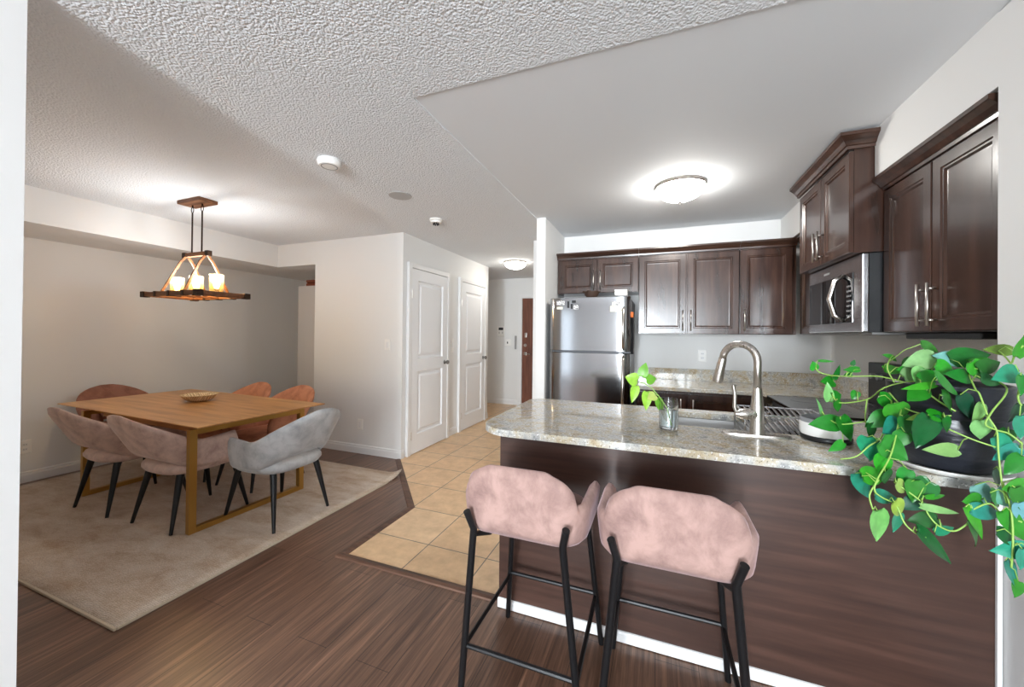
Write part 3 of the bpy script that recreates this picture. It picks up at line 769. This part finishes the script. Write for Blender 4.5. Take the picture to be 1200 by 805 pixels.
# ------------------------------------------------------------------ fridge
FX0, FX1, FYF = -.945, -.222, 3.44
fr = thing('refrigerator', 'stainless steel top freezer refrigerator standing beside the dark wood cabinets', 'refrigerator', (-.58, 3.8, 0)); o_ = (-.58, 3.8, 0)
m = MB(o_); m.box(FX0 + .004, FX1 - .004, FYF + .075, 4.17, .03, 1.69, .006); m.build('body', M_sgrey, fr)
def fdoor(z0, z1, name):
    m = MB(o_); n = 24; rings = []
    for z, ins in ((z0, .006), (z0 + .006, 0), (z1 - .006, 0), (z1, .006)):
        fr_ = []
        for i in range(n + 1):
            u = i / n; x_ = FX0 + ins + (FX1 - FX0 - 2 * ins) * u; e = 1 - abs(2 * u - 1) ** 14
            fr_.append((x_, FYF + .03 - .030 * e - .026 * u + ins, z))
        rings.append(fr_ + [(FX1 - ins, FYF + .068, z), (FX0 + ins, FYF + .068, z)])
    m.loft(rings); return m.build(name, M_fridge, fr, 'auto')
zf = 1.207
fd = fdoor(zf + .006, 1.70, 'freezer_door'); rd_ = fdoor(.1, zf - .006, 'fridge_door')
for d_, za, zb in ((fd, zf + .03, 1.60), (rd_, .62, zf - .03)):
    m = MB(o_); X = FX1 - .055; m.tube([(X, FYF - .02, zb), (X, FYF - .062, zb - .03), (X, FYF - .067, (za + zb) / 2), (X, FYF - .062, za + .03), (X, FYF - .02, za)], [.012, .014, .014, .014, .012], 10); m.build('handle', M_nickel, d_, True)
m = MB(o_); m.box(FX0 + .01, FX1 - .01, FYF + .04, FYF + .07, .012, .095); m.build('toe_grille', M_plast, fr)
m = MB(o_); m.box(FX1 - .12, FX1 - .03, FYF + .02, FYF + .1, 1.701, 1.716, .004); m.build('hinge_cover', M_grey, fr)
YM = FYF - .006
def magnet(label, x, z, w, h, m_, nm='fridge_magnet', cat='magnet'):
    u = (x - FX0) / (FX1 - FX0); e = 1 - abs(2 * u - 1) ** 14
    y = FYF + .03 - .030 * e - .026 * u - .001
    mb = MB((x, y, z)); mb.box(x - w / 2, x + w / 2, y - .004, y + .003, z - h / 2, z + h / 2, .0015, 1)
    return tag(mb.build(nm, m_), label, cat, 'magnets and notes on the freezer door')
GM = mat('printed_magnet', (188, 190, 192), .5)
_n, _l, _b = nt(GM); _ck = _n.new('ShaderNodeTexVoronoi'); _l.new(coords(GM), _ck.inputs['Vector']); _ck.inputs['Scale'].default_value = 90
base(GM, ramp(GM, _ck.outputs['Distance'], [(.3, (40, 42, 44)), (.45, (226, 226, 226))]))
def fz(px, py): p = at(px, py, 'Y', YM); return p.x, p.z
magnet('wide black and white printed magnet, topmost at the corner of the freezer door', *fz(657, 355), .075, .04, GM)
magnet('small white note under the wide printed magnet on the freezer door', *fz(656, 361), .055, .025, M_paper, 'paper_note', 'note')
magnet('tall narrow black magnet beside the wide printed magnet on the freezer door', *fz(666, 357), .018, .06, M_ink)
magnet('second narrow black magnet, shorter, on the freezer door', *fz(670, 359), .016, .045, M_ink)
magnet('small round looking dark magnet above the printed square on the freezer door', *fz(672.5, 353.5), .035, .022, M_ink)
magnet('square black and white printed magnet on the freezer door', *fz(675, 360), .045, .04, GM)
magnet('cream paper note stuck on the freezer door near its handle', *fz(722, 362), .1, .05, M_paper, 'paper_note', 'note')
magnet('grey printed clip above the cream note on the freezer door', *fz(722, 355.5), .07, .035, GM, 'note_clip', 'clip')
# on and beside the fridge
p = at(693, 348, 'Y', 3.56)
bk = thing('wicker_basket', 'small dark wicker basket on top of the refrigerator', 'basket', (p.x, 3.57, 1.701))
m = MB(); m.lathe([(.001, .002), (.04, .001), (.062, .03), (.07, .06), (.066, .06), (.058, .03), (.036, .008), (.001, .008)], seg=24); m.build('bowl', M_dbrown, bk, 'auto')
for a in range(6):
    m = MB(); an = a * PI / 3; m.tube([(.066 * math.cos(an), .066 * math.sin(an), .055), (.085 * math.cos(an + .3), .085 * math.sin(an + .3), .066), (.06 * math.cos(an + .6), .06 * math.sin(an + .6), .062)], .005, 6); m.build('rim_twig', M_dbrown, bk)
bx = thing('white_box', 'small white box on top of the refrigerator above its handle', 'box', (-.31, 3.58, 1.717))
m = MB(); m.box(-.055, .05, -.06, .06, 0, .04, .006); m.build('carton', M_white, bx)
m = MB(); m.box(-.057, .052, -.062, .062, .0405, .052, .004); m.build('lid', M_white, bx)
sc = thing('hanging_brush', 'black handled brush with orange top hanging on the side of the refrigerator', 'brush', (FX1 + .003, 3.60, 1.52))
m = MB(); m.box(-.01, .012, -.03, .03, .0, .05, .006); m.build('hook', M_orange, sc)
m = MB(); m.tube([(.004, 0, 0), (.008, .004, -.15), (.004, 0, -.33)], [.011, .012, .014], 8); m.build('handle', M_plast, sc)
m = MB(); m.tube([(.016, -.02, 0), (.02, -.022, -.2), (.016, -.02, -.31)], .004, 6); m.build('wire', M_chrome, sc)

# ------------------------------------------------------------------ upper cabinets
CROWN = [(0, 0), (.012, 0), (.014, .012), (.02, .014), (.03, .03), (.046, .044), (.05, .046), (.05, .06), (0, .06)]
YU = 3.872
def crown(mb, path, z, k=1.0): mb.sweep(path, [(a * k, z + b * k) for a, b in CROWN]); return mb
def upper(label, x0, x1, z0, z1, doors, depth_y=YU):
    o_ = ((x0 + x1) / 2, 4.03, z0)
    t = thing('wall_cabinet', label, 'cabinet', o_)
    m = MB(o_); m.box(x0 + .001, x1 - .001, depth_y + .021, YB - .002, z0, z1); m.build('carcass', M_cab, t)
    for a, b, hs in doors:
        m = MB(o_); cab_door((a, depth_y + .02, z0 + .003), (1, 0, 0), (0, -1, 0), b - a, z1 - z0 - .02, m); d = m.build('door', M_cab, t)
        hx_ = a + .028 if hs < 0 else b - .028
        m = MB(o_); L = .19; bar_handle((hx_, depth_y, z0 + .03 + L / 2), (0, -1, 0), (0, 0, 1), L, m); m.build('handle', M_nickel, d, True)
    m = MB(o_); crown(m, [(x0, depth_y + .012), (x1, depth_y + .012)], z1 - .002); m.build('crown', M_cabh, t)
    return t
upper('dark wood wall cabinet with two short doors over the refrigerator', -.985, -.178, 1.785, 2.14, [(-.955, -.578, 1), (-.568, -.182, -1)])
upper('dark wood wall cabinet with two tall doors beside the refrigerator', -.176, .676, 1.378, 2.14, [(-.172, .243, 1), (.255, .672, -1)])
upper('dark wood wall cabinet with one door in the back corner of the kitchen', .678, 1.10, 1.378, 2.14, [(.684, 1.07, -1)])
# right wall: corner unit, tall unit over the microwave, near unit
XU = 1.10
def side_cab(label, xf, y0, y1, z0, z1, doors, hz, cpath, ck=1.0, cap=True):
    o_ = ((xf + XR) / 2, (y0 + y1) / 2, z0)
    t = thing('wall_cabinet', label, 'cabinet', o_)
    m = MB(o_); m.box(xf + .021, XR - .002, y0, y1, z0, z1); m.build('carcass', M_cab, t)
    for a, b, hs in doors:                                   # a > b : door runs from far to near
        m = MB(o_); cab_door((xf + .02, a, z0 + .003), (0, -1, 0), (-1, 0, 0), a - b, z1 - z0 - .012, m); d = m.build('door', M_cab, t)
        if hs:
            hy_ = a - .03 if hs < 0 else b + .03
            m = MB(o_); bar_handle((xf, hy_, hz), (-1, 0, 0), (0, 0, 1), .185, m); m.build('handle', M_nickel, d, True)
    m = MB(o_); crown(m, cpath, z1 - .002, ck); m.build('crown', M_cabh, t)
    return t
side_cab('narrow dark wood wall cabinet in the corner beyond the microwave', XU + .02, 3.345, 3.87, 1.378, 2.14, [(3.865, 3.35, 0)], 1.5, [(XU + .032, 3.87), (XU + .032, 3.345)])
XT = .96
side_cab('tall standing dark wood cabinet above the microwave reaching the ceiling', XT, 2.562, 3.332, 1.812, 2.37, [(3.33, 2.951, 1), (2.943, 2.564, -1)], 1.93, [(XT + .0, 3.332), (XT + .0, 2.562), (XW + .0, 2.562)], 1.25)
side_cab('large dark wood wall cabinet with two doors next to the wall end over the peninsula', XU, 1.80, 2.556, 1.382, 2.13, [(2.55, 2.182, 1), (2.174, 1.805, -1)], 1.50, [(XU + .012, 2.556), (XU + .012, 1.80)], 1.15)
# microwave
mw = thing('microwave', 'stainless over the range microwave with curved handle, mounted under the tall cabinet', 'microwave', (1.2, 2.95, 1.38)); o_ = (1.2, 2.95, 1.38)
XM = 1.02; z0, z1 = 1.385, 1.808; y0, y1 = 2.568, 3.33
m = MB(o_); m.box(XM + .03, XR - .003, y0, y1, z0, z1); m.build('body', M_plast, mw)
m = MB(o_); m.box(XM, XM + .029, y0, y1, z0 + .002, z1, .005); m.build('front_frame', M_steel, mw)
m = MB(o_); m.box(XM - .004, XM - .0005, y0 + .1, y1 - .02, z0 + .055, z1 - .085, .0015); w_ = m.build('window', M_glassblk, mw)
m = MB(o_); m.box(XM - .0055, XM - .0043, y0 + .32, y0 + .325, z0 + .055, z1 - .085); m.build('door_seam', M_sgrey, w_)
m = MB(o_)
for i in range(3):
    for j in range(7): m.box(XM - .0055, XM - .0043, y0 + .115 + i * .02, y0 + .126 + i * .02, z0 + .09 + j * .028, z0 + .1 + j * .028)
m.build('keypad', M_grey, w_)
m = MB(o_); m.tube([(XM - .002, y0 + .215, z0 + .07), (XM - .04, y0 + .225, z0 + .1), (XM - .062, y0 + .24, z0 + .2), (XM - .04, y0 + .225, z0 + .305), (XM - .002, y0 + .215, z0 + .335)], [.011, .013, .014, .013, .011], 12); m.build('handle', M_nickel, mw, True)
m = MB(o_); m.box(XM - .001, XM + .001, y0 + .42, y0 + .50, z1 - .05, z1 - .038); m.build('badge', M_grey, mw)
m = MB(o_); m.box(XM + .05, XR - .1, y0 + .02, y1 - .02, z0 - .012, z0 - .0005); m.build('underside_vent', M_grey, mw)
ul = MB((1.2, 2.2, 1.372)); ul.box(XU + .09, XR - .02, 2.06, 2.55, 1.352, 1.3815, .006)
tag(ul.build('under_cabinet_light', M_plast), 'slim black light bar under the large wall cabinet beside the microwave', 'light bar')

# ------------------------------------------------------------------ bar stools
def bar_stool(label, x, y, rz):
    t = thing('bar_stool', label, 'stool', (x, y, 0), rz, 'blush bar stools at the peninsula')
    top = lambda s: .90 - .115 * (1 - math.sqrt(1 - min(1, max(0, (s - .19) / .17)) ** 2)) - .015 * smooth01((s - .8) / .2)
    bot = lambda s: .65 - .01 * smooth01((s - .4) / .3)
    shell(.178, -.212, .10, .055, top, bot, lambda s: .12, .04, n=144, tip=.12).build('backrest', M_pink, t, True)
    cushion(.185, -.175, .2, .615, .675).build('seat', M_pink, t, True)
    fr = {}
    for sx in (-1, 1):
        rear = [(sx * .176, -.288, .735), (sx * .160, -.264, .665), (sx * .224, -.235, 0)]
        m = MB(); m.tube(rear, .0125, 12); m.build('leg', M_black, t, 'auto')
        front = [(sx * .165, .15, .612), (sx * .22, .235, 0)]
        m = MB(); m.tube(front, .0115, 12); m.build('leg', M_black, t, 'auto')
        m = MB(); m.tube([(sx * .162, -.258, .645), (sx * .14, -.17, .612), (sx * .165, .15, .606)], .010, 8); m.build('seat_rail', M_black, t)
        m = MB(); m.tube([(sx * .204, -.243, .225), (sx * .198, .203, .225)], .0085, 8); m.build('stretcher', M_black, t)
    m = MB(); m.tube([(-.198, .203, .235), (.198, .203, .235)], .0085, 8); m.build('footrest', M_black, t)
    m = MB(); m.tube([(-.204, -.243, .23), (.204, -.243, .23)], .0085, 8); m.build('stretcher', M_black, t)
    m = MB(); m.tube([(-.165, .1, .606), (.165, .1, .606)], .009, 8); m.build('seat_rail', M_black, t)
    return t
bar_stool('blush pink velvet bar stool with black legs at the open end of the peninsula', -.442, 1.475, 0)
bar_stool('blush pink velvet bar stool with black legs, the one nearer the trailing plant', .048, 1.475, 0)

# ------------------------------------------------------------------ glass with cutting
LEAFS = []
def leaf(mb, tints, p, d, n, L, Wd, tint, curl=.25):
    """heart leaf: base p, tip direction d, face normal n"""
    d = d.normalized(); n = (n - d * n.dot(d)).normalized(); s = d.cross(n)
    prof = [(0, .10), (-.05, .55), (.08, .86), (.25, 1.0), (.45, .92), (.65, .68), (.82, .38), (.94, .13), (1.0, .0)]
    rows = []
    for k, (f, w) in enumerate(prof):
        fm = max(f, 0) if k else .04
        ctr = p + d * (L * fm) - n * (curl * L * fm * fm)
        row = []
        for q in (-1, -.5, 0, .5, 1):
            ww = w * Wd / 2 * q
            ff = f if abs(q) > .6 else (f + fm) / 2 if abs(q) > .2 else fm
            pt = p + d * (L * ff) - n * (curl * L * max(ff, 0) ** 2) + s * ww + n * (abs(q) * Wd * .10 - q * q * Wd * .10 * .4)
            row.append(mb.bm.verts.new(pt))
        rows.append(row)
    for a, b in zip(rows, rows[1:]):
        for i in range(4): mb.face([a[i], a[i + 1], b[i + 1], b[i]])
    tints.extend([tint] * (len(prof) * 5))
def set_tints(o, tints):
    ca = o.data.color_attributes.new('leaf_tint', 'FLOAT_COLOR', 'POINT')
    for i, c in enumerate(tints): ca.data[i].color = rgba(c)
gl = thing('water_glass', 'clear tumbler of water holding a plant cutting on the granite peninsula', 'glass', (.05, 1.93, ZT))
m = MB(); m.lathe([(.038, 0), (.041, .004), (.043, .14), (.0405, .14), (.038, .012), (.001, .01)], seg=32); m.build('tumbler', M_glass, gl, 'auto')
m = MB(); m.lathe([(.0375, .0135), (.0395, .09), (.001, .09)], seg=32); m.build('water', M_water, gl, 'auto')
ct_ = thing('plant_cutting', 'light green leafy cutting leaning out of the water glass', 'plant', (.05, 1.93, ZT + .03))
o_ = Vector((.05, 1.93, ZT + .03))
mb = MB(o_); tt = []
LG = (150, 200, 60); LG2 = (112, 176, 52)
YG = 1.93
for px, py, L, w, ang, c_ in ((752, 441, 14, 9, -75, LG2), (747, 446, 12, 12, 200, LG), (757, 445, 11, 10, -10, LG2), (745, 452, 17, 8, 105, LG), (758, 459, 18, 9, 95, LG), (768, 463, 9, 9, 160, (176, 190, 100)), (770, 467, 16, 9, 65, LG2)):
    p = at(px, py, 'Y', YG); k = (p - CAM).dot(CF) / FPX
    a = math.radians(ang); d = CR * math.cos(a) - CU * math.sin(a) + CF * random.uniform(-.3, .3)
    leaf(mb, tt, p, d, -CF + CU * .4 + CR * random.uniform(-.4, .4), L * k * 1.2, w * k * 1.35, c_)
o = mb.build('leaves', M_leaf, ct_, True); set_tints(o, tt)
mb = MB(o_)
st = [at(786, 497, 'Y', YG), at(782, 478, 'Y', YG), at(772, 464, 'Y', YG), at(763, 454, 'Y', YG), at(755, 449, 'Y', YG), at(749, 448, 'Y', YG)]
mb.tube(st, .0022, 6); mb.tube([st[2], at(764, 460, 'Y', YG), at(759, 460, 'Y', YG)], .0015, 5)
mb.build('stem', M_stem, ct_, True)

# ------------------------------------------------------------------ trailing pothos in its pot
PX_, PY_ = .905, 1.715
sr = thing('plant_saucer', 'white saucer under the black plant pot at the counter end', 'saucer', (PX_, PY_ - .01, ZT))
m = MB(); m.lathe([(.1, 0), (.125, .004), (.138, .016), (.14, .02), (.136, .02), (.12, .01), (.001, .008)], seg=40); m.build('dish', M_white, sr, 'auto')
pt = thing('pothos_plant', 'trailing pothos in a large black pot at the wall end of the granite peninsula', 'plant', (PX_, PY_, ZT + .011))
m = MB()
m.lathe([(.001, 0), (.098, 0), (.108, .008), (.122, .06), (.134, .12), (.139, .165), (.1375, .17), (.143, .178), (.145, .265), (.147, .272), (.142, .276), (.136, .272), (.132, .225), (.001, .222)], seg=48); m.build('pot', M_pot, pt, 'auto')
m = MB(); m.lathe([(.131, .226), (.09, .236), (.001, .24)], seg=32); m.build('soil', M_soil, pt, True)
o_ = Vector((PX_, PY_, ZT + .011))
G1, G2, G3, TE, PA, YG_, DK, BL = (40, 128, 40), (58, 156, 44), (28, 102, 42), (44, 146, 116), (126, 186, 110), (164, 202, 90), (24, 84, 52), (112, 178, 170)  # TE and BL paint the teal and blue sheen into the leaf colour
LV = [  # px, py (leaf centre), length, width, tip angle, tint, distance
 (954,429,10,8,-110,G2,1.86),(968,423,15,3,0,G2,1.86),(981,437,17,6,-78,G3,1.84),(971,447,17,11,185,G1,1.85),(971,460,21,9,-88,PA,1.83),(981,463,14,10,-8,G1,1.84),
 (999,433,20,6,180,G2,1.80),(994,439,9,6,170,G1,1.81),(1000,425,7,4,-60,G3,1.82),(1044,418,15,7,-155,G2,1.78),(1048,433,22,10,0,G2,1.76),(982,476,13,9,70,G1,1.80),
 (963,480,22,5,-95,PA,1.80),(968,496,30,16,175,G1,1.76),(991,501,27,19,75,G1,1.74),(982,523,18,9,150,G2,1.72),(1030,492,25,16,150,G1,1.66),(1050,484,25,22,75,G2,1.62),
 (1044,501,27,19,160,TE,1.60),(1018,525,25,24,100,TE,1.60),(1062,498,21,14,80,G1,1.58),(1047,527,30,23,40,G1,1.56),(1002,463,10,8,120,G1,1.78),(1069,436,22,14,-30,PA,1.68),
 (1092,407,33,10,14,G1,1.70),(1081,422,32,19,168,PA,1.66),(1112,420,29,16,192,BL,1.66),(1136,418,36,19,-10,G3,1.66),(1171,410,26,11,182,(96,128,52),1.60),(1198,407,24,13,-70,G1,1.50),
 (1184,439,35,19,172,TE,1.52),(1145,434,23,17,60,G2,1.58),(1110,451,46,21,25,G2,1.52),(1078,453,32,7,170,G2,1.55),(1117,473,46,18,28,G1,1.53),(1133,475,26,18,70,DK,1.54),
 (1148,484,23,15,110,PA,1.53),(1150,503,22,18,80,PA,1.52),(1099,487,29,13,4,G1,1.53),(1084,505,39,27,100,DK,1.52),(1111,498,22,9,60,G3,1.53),(1106,527,35,13,182,PA,1.52),
 (1076,489,18,7,170,YG_,1.56),(1079,440,18,16,120,PA,1.62),(1063,433,17,12,180,G2,1.68),(1100,424,9,6,120,(120,140,50),1.68),(1197,451,22,14,100,G1,1.48),(1196,500,27,16,80,TE,1.48),
 (1178,524,32,17,50,TE,1.50),(1192,484,22,14,100,DK,1.50),(1180,512,20,12,120,G3,1.52),(1025,557,36,17,0,G2,1.53),(1012,569,32,15,60,TE,1.54),(1057,571,19,13,40,YG_,1.50),
 (1082,573,26,19,140,G3,1.51),(1099,582,28,5,-3,G2,1.50),(1038,582,28,13,8,TE,1.52),(1055,597,28,16,48,YG_,1.48),(1031,616,36,23,82,PA,1.48),(1051,612,22,17,100,TE,1.50),
 (1084,609,26,15,176,G3,1.49),(1103,598,38,7,8,PA,1.48),(1107,621,30,8,-5,TE,1.48),(1097,639,48,21,40,G3,1.46),(1140,587,26,15,182,G2,1.48),(1151,579,24,17,60,BL,1.50),
 (1176,583,26,18,170,BL,1.48),(1157,600,32,15,5,TE,1.47),(1146,612,38,15,60,G2,1.46),(1145,625,40,12,55,G1,1.47),(1190,616,36,17,60,G1,1.44),(1187,645,32,17,165,TE,1.42),
 (1187,672,30,18,70,TE,1.42),(1192,571,28,15,170,G2,1.45),(1181,531,28,13,150,TE,1.49),(1196,600,22,14,80,BL,1.44),(1160,446,20,12,20,G3,1.56),(1125,440,30,14,190,G1,1.58),
 (1090,440,26,12,-20,G1,1.60),(1060,560,22,14,120,G1,1.52),(1040,560,20,14,60,G3,1.53),(1192,690,18,12,120,G1,1.42),(1152,425,22,12,200,G1,1.62),(1108,432,24,14,30,G2,1.62),
 (1074,462,26,16,150,G1,1.56),(1068,425,24,14,-30,G1,1.70),(1160,428,26,14,-20,G3,1.58),(1190,545,26,17,120,G1,1.47),(1168,585,26,16,40,G2,1.47),(1182,630,26,15,30,G3,1.43),(1034,545,24,17,100,G2,1.55),(1072,575,24,17,100,G1,1.50),(1040,470,22,14,30,G1,1.66),(1198,655,24,15,90,TE,1.41),(1196,585,26,16,80,G1,1.44),(1055,515,20,15,110,G1,1.57),(1068,590,22,14,150,DK,1.51),(1170,560,24,14,60,DK,1.50),(1022,505,18,12,80,G3,1.66)]
mb = MB(o_); tt = []; leafbase = []
for px, py, L, w, ang, c_, Y in LV:
    p = at(px, py, 'Y', Y); k = (p - CAM).dot(CF) / FPX
    a = math.radians(ang); dip = random.uniform(-.35, .25)
    d = (CR * math.cos(a) - CU * math.sin(a) + CF * dip).normalized()
    b = p - d * (L * k * .5); leafbase.append(b)
    c_ = tuple(max(0, min(255, x + random.randint(-10, 10))) for x in c_)
    leaf(mb, tt, b, d, -CF + CU * random.uniform(.1, .7) + CR * random.uniform(-.4, .4), L * k * 1.1, w * k * 1.28, c_, random.uniform(.05, .3))
o = mb.build('leaves', M_leaf, pt, True); set_tints(o, tt)
VN = [
 [(1100,445,1.66),(1060,448,1.66),(1035,455,1.70),(1016,468,1.74),(985,472,1.80),(976,464,1.82)],
 [(1016,468,1.74),(1014,490,1.72),(1018,508,1.66)],
 [(1060,448,1.66),(1030,441,1.72),(1000,441,1.78),(975,440,1.84),(960,436,1.86),(956,431,1.86)],
 [(1014,494,1.70),(985,497,1.74),(970,490,1.78),(963,482,1.80)],
 [(1135,438,1.60),(1143,456,1.54),(1148,462,1.52),(1158,488,1.50),(1168,505,1.49),(1170,530,1.48),(1174,565,1.47),(1180,590,1.46)],
 [(1150,440,1.62),(1180,455,1.54),(1162,483,1.50),(1155,497,1.49),(1168,504,1.49),(1182,508,1.48),(1198,520,1.47)],
 [(1112,503,1.52),(1140,515,1.50),(1167,524,1.49)],
 [(1045,470,1.66),(1034,510,1.60),(1018,523,1.58),(1003,535,1.58),(985,538,1.60)],
 [(1056,480,1.62),(1045,530,1.54),(1028,562,1.50),(1025,575,1.49),(1034,583,1.48),(1050,592,1.48),(1060,613,1.47),(1072,624,1.46),(1085,630,1.46)],
 [(1030,562,1.50),(1019,580,1.49),(1024,600,1.48)],
 [(1048,565,1.51),(1080,588,1.49),(1088,603,1.48),(1100,616,1.47),(1120,622,1.47),(1143,606,1.47)],
 [(1140,597,1.47),(1160,590,1.47),(1175,603,1.46),(1198,612,1.44)],
 [(1175,565,1.47),(1185,600,1.44),(1187,640,1.42),(1185,665,1.42)],
 [(1048,448,1.67),(1040,432,1.72),(1043,420,1.77)],
 [(1080,455,1.58),(1100,470,1.55),(1120,482,1.53)],[(1042,460,1.68),(1060,478,1.62),(1090,487,1.56),(1115,487,1.54)],
 [(1186,425,1.55),(1190,415,1.52),(1199,405,1.50)],[(1186,428,1.55),(1178,418,1.58),(1170,411,1.60)],
 [(1035,462,1.70),(1038,485,1.66),(1045,497,1.62)],
 [(1198,440,1.50),(1193,465,1.49),(1197,475,1.48)],
]
def catmull(P, n=6):
    out = []
    for i in range(len(P) - 1):
        p0, p1, p2, p3 = P[max(i - 1, 0)], P[i], P[i + 1], P[min(i + 2, len(P) - 1)]
        for k in range(n):
            t = k / n; out.append(.5 * ((2 * p1) + (p2 - p0) * t + (2 * p0 - 5 * p1 + 4 * p2 - p3) * t * t + (3 * p1 - p0 - 3 * p2 + p3) * t ** 3))
    out.append(P[-1]); return out
mb = MB(o_); nodes = []
for vn in VN:
    pp = catmull([at(x, y, 'Y', Y) for x, y, Y in vn]); nodes += pp
    mb.tube(pp, .0023, 6)
nodes += [Vector((PX_ + .08 * math.cos(a), PY_ + .08 * math.sin(a), ZT + .26)) for a in range(6)]
for b in leafbase:
    q = min(nodes, key=lambda n: (n - b).length); mid = (q + b) / 2 + Vector((0, 0, .012))
    if (q - b).length > .006: mb.tube([q, mid, b], .0014, 5)
mb.build('stems', M_stem, pt, True)
